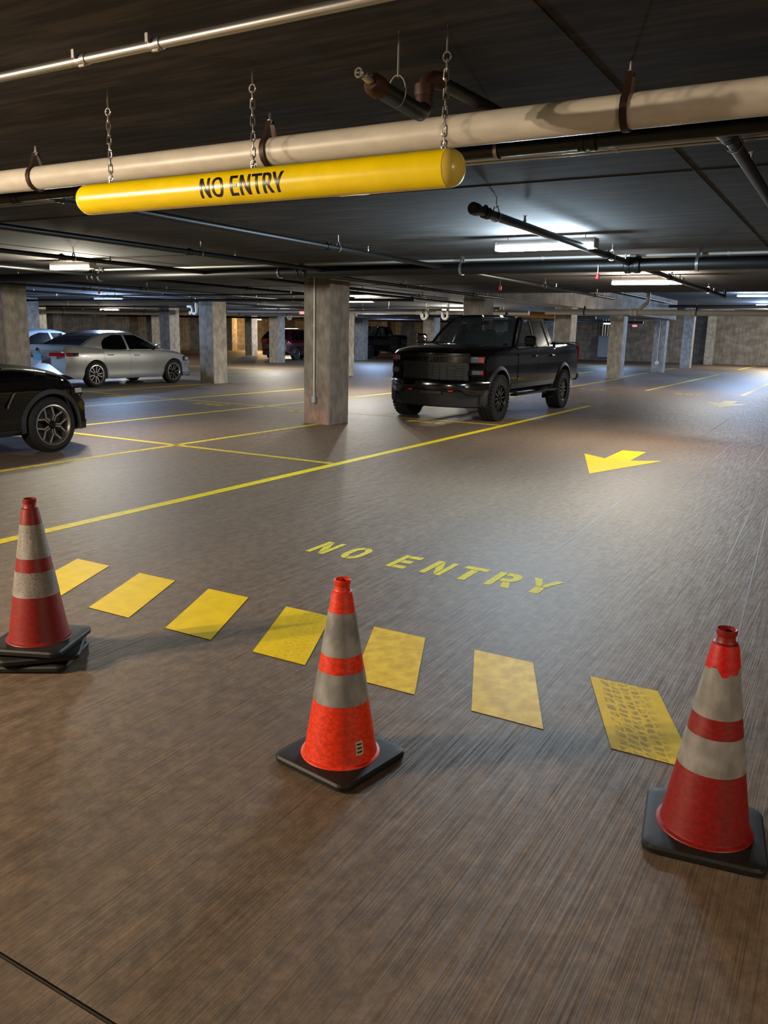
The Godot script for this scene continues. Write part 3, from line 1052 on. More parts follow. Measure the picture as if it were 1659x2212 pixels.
	for i in 9:
		var row := []
		for j in 17:
			var u := -0.955 + 1.91 * j / 16.0
			row.append((belt.call(u) as Vector3).lerp(head.call(u), 0.02 + 0.95 * i / 8.0) + Vector3(0, 0.03 * sin(PI * i / 8.0), 0.03 * sin(PI * i / 8.0)))
		ws.append(row)
	put(MB.new().sheet(ws, Vector3(0, -0.003, -0.003)), "windshield", M.clear_glass, car)
	for s in [1.0, -1.0]:
		var A0: Vector3 = belt.call(s * 1.0)
		var A1: Vector3 = head.call(s * 1.0)
		var pil := MB.new()
		var rings := []
		for i in 9:
			var p := A0.lerp(A1, i / 8.0) + Vector3(s * 0.012 * sin(PI * i / 8.0), 0.03 * sin(PI * i / 8.0), 0.03 * sin(PI * i / 8.0))
			rings.append(PackedVector3Array([p + Vector3(-s * 0.045, 0.0, 0.035), p + Vector3(s * 0.006, -0.005, 0.02), p + Vector3(s * 0.006, -0.01, -0.05), p + Vector3(-s * 0.035, -0.01, -0.045)]))
		pil.loft(rings)
		put(pil, "windshield_pillar", paint, car)
		# side frame: a rail above, pillars between, a broad rear corner
		var X := func(y: float) -> float: return lerpf(0.935, 0.715, (y - 1.33) / 0.59)
		var rail := MB.new()
		var rr := []
		for i in 9:
			var zz := lerpf(0.25, -1.08, i / 8.0)
			rr.append(PackedVector3Array([Vector3(s * 0.72, 1.925, zz), Vector3(s * (X.call(1.86) + 0.004), 1.86, zz), Vector3(s * (X.call(1.86) - 0.04), 1.86, zz), Vector3(s * 0.64, 1.915, zz)]))
		rail.loft(rr)
		put(rail, "roof_rail", paint, car)
		var bar := func(z0: float, z1: float, w0: float, w1: float, nm: String, mm: Material) -> void:
			var pts := PackedVector2Array([Vector2(z0 - w0, 1.33), Vector2(z0 + w0, 1.33), Vector2(z1 + w1, 1.89), Vector2(z1 - w1, 1.89)])
			var g := [[], []]
			g[0] = [Vector3(s * X.call(1.33), 1.33, z0 - w0), Vector3(s * X.call(1.33), 1.33, z0 + w0)]
			g[1] = [Vector3(s * X.call(1.89), 1.89, z1 - w1), Vector3(s * X.call(1.89), 1.89, z1 + w1)]
			put(MB.new().sheet(g, Vector3(-s * 0.04, 0, 0)), nm, mm, car)
		bar.call(-0.13, -0.20, 0.065, 0.055, "door_pillar", M.grey_plastic)
		bar.call(-1.13, -1.0, 0.13, 0.10, "rear_pillar", paint)
		for wd in [[0.93, -0.07, 0.20, -0.15, "front_side_window"], [-0.20, -1.0, -0.26, -0.90, "rear_side_window"]]:
			var g := []
			for i in 5:
				var y := lerpf(1.335, 1.865, i / 4.0)
				var row := []
				for j in 5:
					var za: float = lerpf(wd[0], wd[2], i / 4.0)
					var zb: float = lerpf(wd[1], wd[3], i / 4.0)
					row.append(Vector3(s * (X.call(y) - 0.012), y, lerpf(za, zb, j / 4.0)))
				g.append(row)
			put(MB.new().sheet(g, Vector3(-s * 0.004, 0, 0)), wd[4], M.tinted_glass if wd[0] < 0 else M.clear_glass, car)
			var edge := []
			for q in [[wd[0], 1.335], [wd[1], 1.335], [wd[3], 1.865], [wd[2], 1.865]]:
				edge.append(Vector3(s * (X.call(q[1]) + 0.001), q[1], q[0]))
			put(MB.new().tube(edge, 0.008, 6, true), "window_trim", M.chrome if hero else M.gloss_black, car)
	var rear := [[], []]
	for j in 9:
		var u := -0.88 + 1.76 * j / 8.0
		rear[0].append(Vector3(0.9 * u, 1.36, -1.21))
		rear[1].append(Vector3(0.72 * u, 1.88, -1.08))
	put(MB.new().sheet(rear, Vector3(0, 0, 0.004)), "rear_window", M.clear_glass, car)
	# inside the cab
	put(MB.new().box(Vector3(0, 1.36, 0.86), Vector3(1.6, 0.10, 0.42), 0.04), "dashboard", M.black_plastic, car)
	for x in [0.42, -0.42]:
		var seat := put(MB.new().box(Vector3(x, 1.38, -0.12), Vector3(0.46, 0.52, 0.13), 0.05, Basis(Vector3.RIGHT, -0.18)), "front_seat", M.seat_cloth, car)
		put(MB.new().box(Vector3(x, 1.70, -0.20), Vector3(0.27, 0.17, 0.10), 0.04), "headrest", M.seat_cloth, seat)
		put(MB.new().box(Vector3(x, 1.60, -0.95), Vector3(0.26, 0.16, 0.09), 0.04), "rear_headrest", M.seat_cloth, car)
	put(MB.new().box(Vector3(0, 1.40, -0.95), Vector3(1.5, 0.34, 0.14), 0.05), "rear_bench", M.seat_cloth, car)
	var wheel := []
	for k in 20:
		var w := TAU * k / 20
		wheel.append(Vector3(0.42 + cos(w) * 0.18, 1.43 + sin(w) * 0.17, 0.52 + sin(w) * 0.07))
	put(MB.new().tube(wheel, 0.014, 6, true), "steering_wheel", M.black_plastic, car)
	put(MB.new().box(Vector3(0, 1.80, 0.42), Vector3(0.22, 0.07, 0.03), 0.012), "rear_view_mirror", M.black_plastic, car)
	if hero:
		put(MB.new().box(Vector3(0.0, 1.70, 0.44), Vector3(0.035, 0.10, 0.004)), "hanging_tag", M.paper, car)
		put(MB.new().box(Vector3(-0.42, 1.79, 0.45), Vector3(0.11, 0.045, 0.004), 0.0, Basis(Vector3.RIGHT, -0.9)), "windshield_sticker", M.paper, car)
	put(MB.new().extrude(PackedVector2Array([Vector2(-0.10, 0), Vector2(0.06, 0), Vector2(-0.04, 0.075), Vector2(-0.09, 0.08)]), 0.03, Transform3D(Basis(Vector3(0, 0, 1), Vector3(0, 1, 0), Vector3(-1, 0, 0)), Vector3(0.235, 1.955, -0.2))), "roof_antenna", M.gloss_black, car)
	# bed
	put(MB.new().box(Vector3(0, 1.425, -2.1), Vector3(1.70, 0.02, 1.62), 0.006), "bed_cover", M.black_plastic, car)
	for s in [1.0, -1.0]:
		put(MB.new().box(Vector3(s * 0.915, 1.432, -2.1), Vector3(0.10, 0.03, 1.66), 0.01), "bed_rail_cap", M.black_plastic, car)
		put(MB.new().box(Vector3(s * 0.90, 1.16, -2.985), Vector3(0.16, 0.40, 0.05), 0.015), "tail_lamp", M.lamp_red, car)
	put(MB.new().box(Vector3(0, 1.17, -2.985), Vector3(1.58, 0.46, 0.04), 0.015), "tailgate", paint, car)
	put(MB.new().box(Vector3(0, 0.66, -3.08), Vector3(1.92, 0.17, 0.22), 0.04), "rear_bumper", M.gloss_black, car)
	# the front
	var fz := func(x: float) -> float: return 2.685 - 0.25 * pow(x / 0.95, 2.0)
	var face_sheet := func(x0: float, x1: float, y0: float, y1: float, out: float, slope := 0.0, thick := 0.04) -> MB:
		var g := []
		for i in 3:
			var row := []
			for j in 13:
				var x := lerpf(x0, x1, j / 12.0)
				row.append(Vector3(x, lerpf(y0, y1, i / 2.0), fz.call(x) + out - slope * (lerpf(y0, y1, i / 2.0) - 0.9)))
			g.append(row)
		return MB.new().sheet(g, Vector3(0, 0, -thick))
	put(face_sheet.call(-0.66, 0.66, 0.76, 1.20, -0.01), "grille_back", M.black_plastic, car)
	var gr := put(face_sheet.call(-0.70, 0.70, 1.185, 1.225, 0.035), "grille_frame", M.gloss_black, car)
	put(face_sheet.call(-0.70, 0.70, 1.065, 1.165, 0.022), "grille_name_bar", M.gloss_black, car)
	for k in 6:
		var y := 0.79 + 0.045 * k
		put(face_sheet.call(-0.64, 0.64, y, y + 0.017, 0.02), "slat", M.black_plastic, gr)
	for k in 9:
		var x := -0.56 + 0.14 * k
		put(MB.new().box(Vector3(x, 0.90, fz.call(x) + 0.0), Vector3(0.012, 0.26, 0.03)), "slat", M.black_plastic, gr)
	if hero:
		var word := "CHEVROLET"
		for k in word.length():      # each letter follows the curve of the bar
			var lx := -0.50 + 0.125 * k
			var tm := put_mesh(text_mesh(word[k], 0.066, 0.012), "letter", M.wheel_dark, gr)
			tm.position = Vector3(lx, 1.113, fz.call(lx) + 0.026)
			tm.rotation.y = 0.55 * lx
			tm.scale = Vector3(1.75, 1.0, 1.0)
		put(MB.new().box(Vector3(0.42, 0.955, fz.call(0.42) + 0.035), Vector3(0.10, 0.022, 0.008), 0.002), "grille_badge", M.chrome, gr)
	for s in [1.0, -1.0]:
		var hl := put(face_sheet.call(s * 0.70, s * 0.93, 1.055, 1.185, 0.03), "headlamp", M.gloss_black, car)
		put(face_sheet.call(s * 0.715, s * 0.83, 1.075, 1.165, 0.038, 0.0, 0.02), "reflector", M.lamp_silver, hl)
		put(face_sheet.call(s * 0.835, s * 0.925, 1.075, 1.165, 0.038, 0.0, 0.02), "turn_signal", M.lamp_amber, hl)
		for k in 4:
			put(MB.new().box(Vector3(s * (0.735 + 0.026 * k), 1.12, fz.call(0.735 + 0.026 * k) + 0.036), Vector3(0.012, 0.07, 0.02), 0.004), "lamp_cell", M.chrome, hl)
		var ll := put(face_sheet.call(s * 0.70, s * 0.93, 0.84, 0.955, 0.03), "lower_lamp", M.gloss_black, car)
		put(face_sheet.call(s * 0.74, s * 0.87, 0.865, 0.93, 0.037, 0.0, 0.02), "reflector", M.lamp_silver, ll)
		put(face_sheet.call(s * 0.875, s * 0.915, 0.865, 0.93, 0.037, 0.0, 0.02), "turn_signal", M.lamp_amber, ll)
		var hook := []
		for k in 10:
			var w := PI * k / 9.0
			hook.append(Vector3(s * 0.40 + cos(w) * 0.045, 0.565 - sin(w) * 0.0, 2.70 + sin(w) * 0.07))
		put(MB.new().tube(hook, 0.014, 6), "tow_hook", M.tow_red, car)
	var bumper := []
	for j in 25:
		var x := -1.0 + 2.0 * j / 24.0
		var zc := 2.80 - 0.42 * pow(absf(x), 2.6)
		var lo := 0.56 if absf(x) < 0.62 else 0.50
		bumper.append(PackedVector3Array([Vector3(x, lo, zc - 0.02), Vector3(x, lo + 0.05, zc), Vector3(x, 0.70, zc), Vector3(x, 0.755, zc - 0.04), Vector3(x, 0.765, zc - 0.14), Vector3(x, lo, zc - 0.14)]))
	put(MB.new().loft(bumper), "front_bumper", M.gloss_black, car)
	var val := []
	for j in 21:
		var x := -0.92 + 1.84 * j / 20.0
		var zc := 2.70 - 0.40 * pow(absf(x), 2.4)
		val.append(PackedVector3Array([Vector3(x, 0.25, zc - 0.16), Vector3(x, 0.28, zc - 0.06), Vector3(x, 0.56, zc), Vector3(x, 0.56, zc - 0.12), Vector3(x, 0.30, zc - 0.20)]))
	put(MB.new().loft(val), "lower_valance", M.grey_plastic, car)
	put(MB.new().box(Vector3(0, 0.56, 2.715), Vector3(0.44, 0.13, 0.02), 0.005), "plate_holder", M.grey_plastic, car)

func cabin_h(P: Dictionary, z: float) -> float:
	return pchip(P.cabin, z, 1)

func cabin_w(P: Dictionary, y: float) -> float:
	return lerpf(P.belt_w, P.roof_w, pow(clampf((y - P.belt) / (P.roof - P.belt), 0.0, 1.1), 1.25))

func passenger_car(called: String, label: String, P: Dictionary, at: Vector3, turn: float) -> Node3D:
	var car := thing(called, label, P.category, at, turn)
	var paint: Material = P.paint
	put(car_body(P), "body", paint, car, 32.0)
	put(MB.new().box(Vector3(0, P.clear + 0.14, 0), Vector3(1.05, 0.26, P.z1 - P.z0 - 0.7), 0.05), "chassis", M.black_plastic, car)
	add_wheels(car, P, P.wheel, P.R, P.W, P.rim, P.track)
	# cabin shell
	var rings := []
	var z: float = P.cabin[0][0]
	var ze: float = P.cabin[P.cabin.size() - 1][0]
	var zs := []
	for i in 61:
		zs.append(lerpf(z, ze, i / 60.0))
	for zz in zs:
		var H := cabin_h(P, zz)
		var side := [Vector3(0, P.belt - 0.12, zz), Vector3(cabin_w(P, P.belt), P.belt - 0.12, zz)]
		for k in 7:
			var y: float = lerpf(P.belt - 0.02, maxf(P.belt, H - 0.03), k / 6.0)
			side.append(Vector3(cabin_w(P, y), y, zz))
		var w := cabin_w(P, H)
		var cr: float = 0.05 * smoothstep(P.belt, P.roof, H)
		side.append_array([Vector3(w * 0.965, H - 0.008, zz), Vector3(w * 0.90, H + cr * 0.25, zz), Vector3(w * 0.6, H + cr * 0.72, zz), Vector3(w * 0.3, H + cr * 0.94, zz), Vector3(0, H + cr, zz)])
		var ring := PackedVector3Array(side)
		for i in range(side.size() - 2, 0, -1):
			ring.append(Vector3(-side[i].x, side[i].y, side[i].z))
		rings.append(ring)
	put(MB.new().loft(rings), "cabin", paint, car, 32.0)
	for g in [["rear_window", P.rear_glass], ["windshield", P.front_glass]]:
		var rows := []
		for i in 9:
			var zz: float = lerpf(g[1][0], g[1][1], i / 8.0)
			var H := cabin_h(P, zz)
			var row := []
			for j in 13:
				var u := -0.9 + 1.8 * j / 12.0
				var cr: float = 0.05 * smoothstep(P.belt, P.roof, H)
				var rise := cr * (1.0 - pow(absf(u), 2.2) * 0.9)
				row.append(Vector3(u * cabin_w(P, H), H + rise + 0.004, zz))
			rows.append(row)
		put(MB.new().sheet(rows, Vector3(0, -0.02, 0)), g[0], M.tinted_glass, car)
	for s in [1.0, -1.0]:
		for wd in P.windows:      # rows of [height, rear z, front z]
			var g := []
			for i in 9:
				var row := []
				var f: float = i / 8.0
				var y: float = lerpf(wd[0][0], wd[wd.size() - 1][0], f)
				var za := pchip(wd, y, 1)
				var zb := pchip(wd, y, 2)
				for j in 9:
					row.append(Vector3(s * (cabin_w(P, y) + 0.006), y, lerpf(za, zb, j / 8.0)))
				g.append(row)
			put(MB.new().sheet(g, Vector3(-s * 0.03, 0, 0)), "side_window", M.tinted_glass, car)
		for dd in P.doors:
			var d := put(side_plate(P, s, dd[0], dd[1], dd[2], dd[3], 0.005), "door", paint, car)
			var x0: float = s * (body_w(P, dd[5], dd[4]) + 0.03)
			put(MB.new().tube([Vector3(x0 - s * 0.03, dd[5], dd[4] - 0.10), Vector3(x0, dd[5], dd[4] - 0.075), Vector3(x0, dd[5], dd[4] + 0.075), Vector3(x0 - s * 0.03, dd[5], dd[4] + 0.10)], 0.012, 8), "handle", P.handle, d)
		var mz: float = P.mirror_z
		var mi := put(MB.new().box(Vector3(s * (P.belt_w + 0.13), P.belt + 0.09, mz), Vector3(0.18, 0.13, 0.11), 0.035), "mirror", paint, car)
		put(MB.new().box(Vector3(s * (P.belt_w + 0.02), P.belt + 0.04, mz + 0.02), Vector3(0.10, 0.035, 0.06), 0.01), "mirror_arm", M.black_plastic, mi)
		if P.has("lip"):
			for za in P.axles:
				put(arch_lip(P, s, za, P.lip, 0.014), "wheel_arch_trim", M.black_plastic, car)
		put(side_plate(P, s, P.axles[0] - P.arch - 0.02, P.axles[1] + P.arch + 0.02, P.clear + 0.01, P.clear + 0.075, 0.012), "side_skirt", P.skirt, car)
		# lamps
		var hl := put(side_plate(P, s, P.z1 - P.hl[0], P.z1 - 0.03, P.hl[1], P.hl[2], 0.008, -0.25), "headlamp", M.gloss_black, car)
		put(side_plate(P, s, P.z1 - P.hl[0] * 0.62, P.z1 - 0.05, lerpf(P.hl[1], P.hl[2], 0.2), lerpf(P.hl[1], P.hl[2], 0.8), 0.012, -0.25), "lamp_unit", M.lamp_white, hl)
		var tl := put(side_plate(P, s, P.z0 + 0.02, P.z0 + P.tl[0], P.tl[1], P.tl[2], 0.008, 0.2), "tail_lamp", M.lamp_red if not P.has("tl_dark") else M.gloss_black, car)
		if P.has("tl_dark"):
			put(side_plate(P, s, P.z0 + 0.015, P.z0 + 0.24, P.tl[1] + 0.015, P.tl[2] - 0.02, 0.012, 0.2), "red_lens", M.lamp_red, tl)
	# rear face: lamps carried onto the boot, plate, lower trim
	var rw := body_w(P, P.tl[1], P.z0)
	for s in [1.0, -1.0]:
		var rl := []
		for i in 3:
			var row := []
			for j in 7:
				var x: float = s * lerpf(rw * 0.48, rw * 0.985, j / 6.0)
				row.append(Vector3(x, lerpf(P.tl[1], P.tl[2], i / 2.0), bow(P, x, P.z0) - 0.012))
			rl.append(row)
		put(MB.new().sheet(rl, Vector3(0, 0, 0.03)), "rear_lamp", M.lamp_red, car)
	put(MB.new().box(Vector3(0, P.tl[1] - 0.03, P.z0 - 0.012), Vector3(0.31, 0.155, 0.012), 0.003), "license_plate", M.plate_teal, car)
	put(MB.new().lathe([[0.045, 0.0], [0.045, 0.01], [0.03, 0.012]], 20, Transform3D(Basis(Vector3(1, 0, 0), Vector3(0, 0, -1), Vector3(0, 1, 0)), Vector3(0, P.tl[2] + 0.07, P.z0 - 0.004))), "boot_emblem", M.chrome, car)
	var lowr := []
	for j in 15:
		var x := -rw * 0.9 + 1.8 * rw * j / 14.0
		var zc := bow(P, x, P.z0) - 0.025
		lowr.append(PackedVector3Array([Vector3(x, P.clear, zc + 0.08), Vector3(x, P.clear + 0.03, zc), Vector3(x, P.clear + 0.15, zc), Vector3(x, P.clear + 0.17, zc + 0.1)]))
	put(MB.new().loft(lowr), "rear_lower_trim", M.black_plastic, car)
	var lowf := []
	for j in 15:
		var x := -rw * 0.9 + 1.8 * rw * j / 14.0
		var zc := bow(P, x, P.z1) + 0.03
		lowf.append(PackedVector3Array([Vector3(x, P.clear - 0.01, zc - 0.1), Vector3(x, P.clear, zc), Vector3(x, P.clear + 0.11, zc + 0.01), Vector3(x, P.clear + 0.13, zc - 0.1)]))
	put(MB.new().loft(lowf), "front_lower_trim", M.black_plastic, car)
	put(MB.new().box(Vector3(0, P.hl[1] - 0.05, P.z1 + 0.0), Vector3(1.0, 0.22, 0.05), 0.02), "grille", M.gloss_black, car)
	return car

func sedan_shape() -> Dictionary:
	return {"category": "car", "z0": -2.46, "z1": 2.40, "axles": [1.40, -1.40], "arch": 0.375, "wheel_y": 0.335, "bow_f": 0.40, "bow_r": 0.22, "clear": 0.19,
		"body": [[-2.46, 0.93, 0.02, 0.84], [-2.36, 1.04, 0.02, 0.88], [-2.1, 1.055, 0.02, 0.905], [-1.6, 1.03, 0.02, 0.925], [-0.9, 0.985, 0.0, 0.925], [0.2, 0.955, 0.0, 0.92], [0.95, 0.945, 0.03, 0.92], [1.5, 0.885, 0.06, 0.925], [2.0, 0.79, 0.07, 0.915], [2.28, 0.69, 0.05, 0.89], [2.40, 0.60, 0.03, 0.84]],
		"bottom": [[-2.46, 0.34], [-2.2, 0.25], [-1.8, 0.21], [1.9, 0.20], [2.4, 0.22]],
		"prof": [[0.18, 0.93], [0.28, 0.965], [0.40, 0.965], [0.55, 0.985], [0.66, 1.0], [0.78, 0.995], [0.86, 0.98], [0.95, 0.945], [1.06, 0.91]],
		"levels": [0.20, 0.28, 0.36, 0.44, 0.52, 0.60, 0.66, 0.72, 0.78, 0.84, 0.89],
		"cabin": [[-1.95, 1.02], [-1.75, 1.075], [-1.35, 1.245], [-1.0, 1.35], [-0.5, 1.405], [-0.1, 1.41], [0.25, 1.36], [0.7, 1.16], [1.15, 0.94]],
		"belt": 0.95, "roof": 1.40, "belt_w": 0.845, "roof_w": 0.615, "rear_glass": [-1.78, -0.98], "front_glass": [0.16, 1.02],
		"windows": [[[0.965, -1.12, -0.28], [1.10, -1.10, -0.29], [1.24, -0.96, -0.30], [1.345, -0.62, -0.31]], [[0.965, -0.20, 0.90], [1.10, -0.21, 0.66], [1.24, -0.22, 0.40], [1.345, -0.23, 0.14]]],
		"doors": [[-0.24, -1.12, 0.31, 0.92, -0.92, 0.83], [0.92, -0.23, 0.31, 0.92, 0.0, 0.815]],
		"mirror_z": 0.72, "hl": [0.62, 0.63, 0.76], "tl": [0.50, 0.80, 0.885], "tl_dark": true, "wheel": "sedan", "R": 0.335, "W": 0.225, "rim": 0.235, "track": 0.80,
		"paint": M.silver_paint, "handle": M.silver_paint, "skirt": M.silver_paint}

func suv_shape() -> Dictionary:
	return {"category": "car", "z0": -2.40, "z1": 2.22, "axles": [1.42, -1.42], "arch": 0.395, "wheel_y": 0.345, "bow_f": 0.30, "bow_r": 0.22, "clear": 0.24,
		"body": [[-2.40, 0.96, 0.02, 0.84], [-2.2, 1.10, 0.0, 0.91], [-1.4, 1.10, 0.0, 0.945], [0.0, 1.06, 0.0, 0.94], [0.6, 1.05, 0.02, 0.94], [0.9, 1.05, 0.05, 0.94], [1.25, 1.02, 0.06, 0.94], [1.6, 0.955, 0.06, 0.94], [1.9, 0.855, 0.06, 0.925], [2.1, 0.74, 0.05, 0.89], [2.22, 0.60, 0.03, 0.85]],
		"bottom": [[-2.40, 0.46], [-2.1, 0.34], [-1.7, 0.25], [1.75, 0.24], [2.05, 0.24], [2.22, 0.34]],
		"prof": [[0.22, 0.94], [0.32, 0.97], [0.46, 0.965], [0.62, 0.985], [0.76, 1.0], [0.88, 0.995], [0.97, 0.985], [1.05, 0.95], [1.15, 0.92]],
		"levels": [0.25, 0.33, 0.42, 0.50, 0.58, 0.66, 0.72, 0.78, 0.84, 0.90, 0.96],
		"cabin": [[-2.28, 1.10], [-2.15, 1.28], [-1.85, 1.54], [-1.4, 1.615], [-0.6, 1.64], [-0.2, 1.62], [0.05, 1.55], [0.45, 1.28], [0.80, 1.04]],
		"belt": 1.055, "roof": 1.63, "belt_w": 0.87, "roof_w": 0.63, "rear_glass": [-2.22, -1.84], "front_glass": [-0.05, 0.72],
		"windows": [[[1.07, -1.75, -1.1], [1.33, -1.65, -1.1], [1.55, -1.35, -1.1]], [[1.07, -1.02, -0.26], [1.33, -1.02, -0.27], [1.55, -1.02, -0.28]], [[1.07, -0.17, 0.56], [1.33, -0.18, 0.26], [1.55, -0.19, -0.08]]],
		"doors": [[-0.26, -1.0, 0.38, 1.02, -0.85, 0.95], [0.70, -0.25, 0.38, 1.02, -0.10, 0.94]],
		"mirror_z": 0.40, "hl": [0.34, 0.70, 0.80], "tl": [0.45, 0.90, 1.04], "wheel": "suv", "R": 0.345, "W": 0.235, "rim": 0.245, "track": 0.82, "lip": 0.045,
		"paint": M.jet_paint, "handle": M.jet_paint, "skirt": M.black_plastic}

func bar_lettering(bar: Node3D, r: float, cx: float, width: float) -> void:      # NO ENTRY bent round the tube
	var src := text_mesh("NO ENTRY", 0.066, 0.0016, false)
	var arr := src.surface_get_arrays(0)
	var V: PackedVector3Array = arr[Mesh.ARRAY_VERTEX]
	var lo := Vector3(9, 9, 9)
	var hi := -lo
	for p in V:
		lo = lo.min(p); hi = hi.max(p)
	# cut long triangles so that they follow the curve
	var I: PackedInt32Array = arr[Mesh.ARRAY_INDEX]
	var tris := []
	for i in range(0, I.size(), 3):
		tris.append([V[I[i]], V[I[i + 1]], V[I[i + 2]]])
	for pass_ in 4:
		var next := []
		for t in tris:
			if maxf(absf(t[0].y - t[1].y), maxf(absf(t[1].y - t[2].y), absf(t[0].y - t[2].y))) > 0.008:
				var a: Vector3 = (t[0] + t[1]) * 0.5
				var b: Vector3 = (t[1] + t[2]) * 0.5
				var c: Vector3 = (t[2] + t[0]) * 0.5
				next.append_array([[t[0], a, c], [a, t[1], b], [c, b, t[2]], [a, b, c]])
			else:
				next.append(t)
		tris = next
	var ov := PackedVector3Array()
	var on := PackedVector3Array()
	for t in tris:
		var n := (t[2] - t[0]).cross(t[1] - t[0]) as Vector3
		for p in t:
			var x: float = (p.x - (lo.x + hi.x) * 0.5) * width / (hi.x - lo.x) + cx
			var w: float = (p.y - (lo.y + hi.y) * 0.5) / r - 0.10
			var rr: float = r + 0.0004 + (p.z - lo.z) * 0.6
			ov.append(Vector3(x, sin(w) * rr, cos(w) * rr))
			on.append(Vector3(0, sin(w), cos(w)))
	var a2 := []
	a2.resize(Mesh.ARRAY_MAX)
	a2[Mesh.ARRAY_VERTEX] = ov
	a2[Mesh.ARRAY_NORMAL] = on
	var m := ArrayMesh.new()
	m.add_surface_from_arrays(Mesh.PRIMITIVE_TRIANGLES, a2)
	put_mesh(m, "lettering", M.black_print, bar)

func dome(x: float, s: float, r: float) -> MB:
	var prof := []
	for k in 9:
		var w := PI / 2 * k / 8.0
		prof.append([r * cos(w) if k < 8 else 0.002, r * 0.85 * sin(w)])
	return MB.new().lathe(prof, 32, Transform3D(Basis(Vector3(0, 1, 0), Vector3(s, 0, 0), Vector3(0, 0, 1)), Vector3(x, 0, 0)))

func view() -> void:
	var cam := Camera3D.new()
	cam.name = "camera"
	var yaw := 0.520057
	var pitch := -0.219126
	var roll := 0.0224125
	var f := Vector3(-sin(yaw) * cos(pitch), sin(pitch), -cos(yaw) * cos(pitch))
	var r := Vector3(cos(yaw), 0, -sin(yaw))
	var u := r.cross(f)
	cam.transform = Transform3D(Basis(r * cos(roll) + u * sin(roll), u * cos(roll) - r * sin(roll), -f), Vector3(0, 1.55, 0))
	cam.fov = rad_to_deg(2.0 * atan(1106.0 / 1735.193))
	cam.near = 0.05
	cam.far = 200.0
	cam.current = true
	add_child(cam)
	var env := Environment.new()
	env.background_mode = Environment.BG_COLOR
	env.background_color = Color.BLACK
	env.tonemap_mode = Environment.TONE_MAPPER_LINEAR
	env.tonemap_exposure = 1.6
	env.sdfgi_enabled = true
	env.ssao_enabled = true
	env.ssil_enabled = true
	var we := WorldEnvironment.new()
	we.name = "environment"
	we.environment = env
	add_child(we)

func lights() -> void:
	var white := Color(1.0, 0.975, 0.92)
	var warm := Color(1.0, 0.905, 0.78)
	var blue := Color(0.66, 0.80, 1.0)
	var yb := 2.37
	# over the lane in front of the camera
	ceiling_light(-2.60, yb, -7.40, 0.92, Color(0.82, 0.925, 1.0), 3.2, 14.0, "bright strip light nearest the hanging yellow bar, over the lane")
	ceiling_light(-2.78, yb, -12.40, 0.98, Color(1.0, 0.96, 0.90), 3.4, 14.0, "bright strip light over the lane between the black pickup and the big lane arrow")
	# over the far lane, under the high slab
	ceiling_light(-3.70, 3.25, -25.8, 1.1, white, 5.0, 14.0, "strip light hidden above the step in the lane ceiling", false, HIGH)
	ceiling_light(-3.70, 3.25, -34.2, 1.1, blue, 8.0, 14.0, "blue-white strip light at the right edge, upper of the two over the far lane", false, HIGH)
	ceiling_light(-3.90, 3.25, -42.8, 1.1, blue, 9.0, 14.0, "blue-white strip light at the right edge, lower of the two over the far lane", false, HIGH)
	ceiling_light(-3.90, 3.25, -51.5, 1.1, white, 14.0, 14.0, "strip light over the end of the far lane by the back wall", false, HIGH)
	# over the stalls at the left
	ceiling_light(-9.66, yb, -7.95, 0.80, Color(1.0, 0.97, 0.88), 3.2, 16.0, "glaring strip light above the black car at the left edge")
	ceiling_light(-19.6, yb, -17.4, 1.2, blue, 6.0, 14.0, "blue-white strip light above the silver sedan")
	ceiling_light(-20.2, yb, -11.2, 1.2, blue, 6.0, 12.0, "unseen blue-white strip light added to light the silver sedan tail, outside the picture")  # added lamp, unseen, to brighten the rear of the sedan
	ceiling_light(-11.5, yb, -18.5, 0.9, white, 5.0, 14.0, "white strip light showing just right of the nearest column")
	ceiling_light(-21.4, yb, -27.6, 1.2, white, 5.0, 12.0, "white strip light in the distance left of the nearest column")
	ceiling_light(-21.4, yb, -36.0, 1.4, blue, 6.0, 14.0, "blue-white strip light above the distant dark pickup")
	ceiling_light(-11.7, yb, -25.0, 1.1, white, 4.5, 12.0, "white strip light left of the column behind the black pickup")
	ceiling_light(-12.5, yb, -34.7, 1.2, blue, 5.0, 14.0, "blue-white strip light under the distant yellow bar")
	ceiling_light(-40.3, yb, -50.0, 1.0, Color(1.0, 0.80, 0.5), 7.0, 12.0, "warm strip light by the far left wall")
	ceiling_light(-31.0, yb, -27.5, 1.2, white, 6.0, 12.0, "white strip light far behind the silver sedan")
	ceiling_light(-31.0, yb, -42.0, 1.2, white, 6.0, 12.0, "white strip light in front of the far left wall")
	ceiling_light(-12.0, yb, -46.5, 1.2, blue, 4.0, 12.0, "blue-white strip light near the electrical panel")
	# behind the camera, out of the picture
	ceiling_light(-5.6, yb, 1.0, 1.2, warm, 6.0, 12.0, "warm strip light over the entrance, outside the picture", false, CEIL, 1.6)
	ceiling_light(-12.5, yb, -2.6, 1.2, Color(1.0, 0.93, 0.82), 4.0, 12.0, "strip light over the first stalls, outside the picture")
	ceiling_light(3.4, yb, -0.4, 1.2, warm, 1.7, 12.0, "unseen warm strip light added to light the right end of the bar, outside the picture", false, CEIL, 1.0)  # added lamp, unseen, to lift the bar cap and the pipe

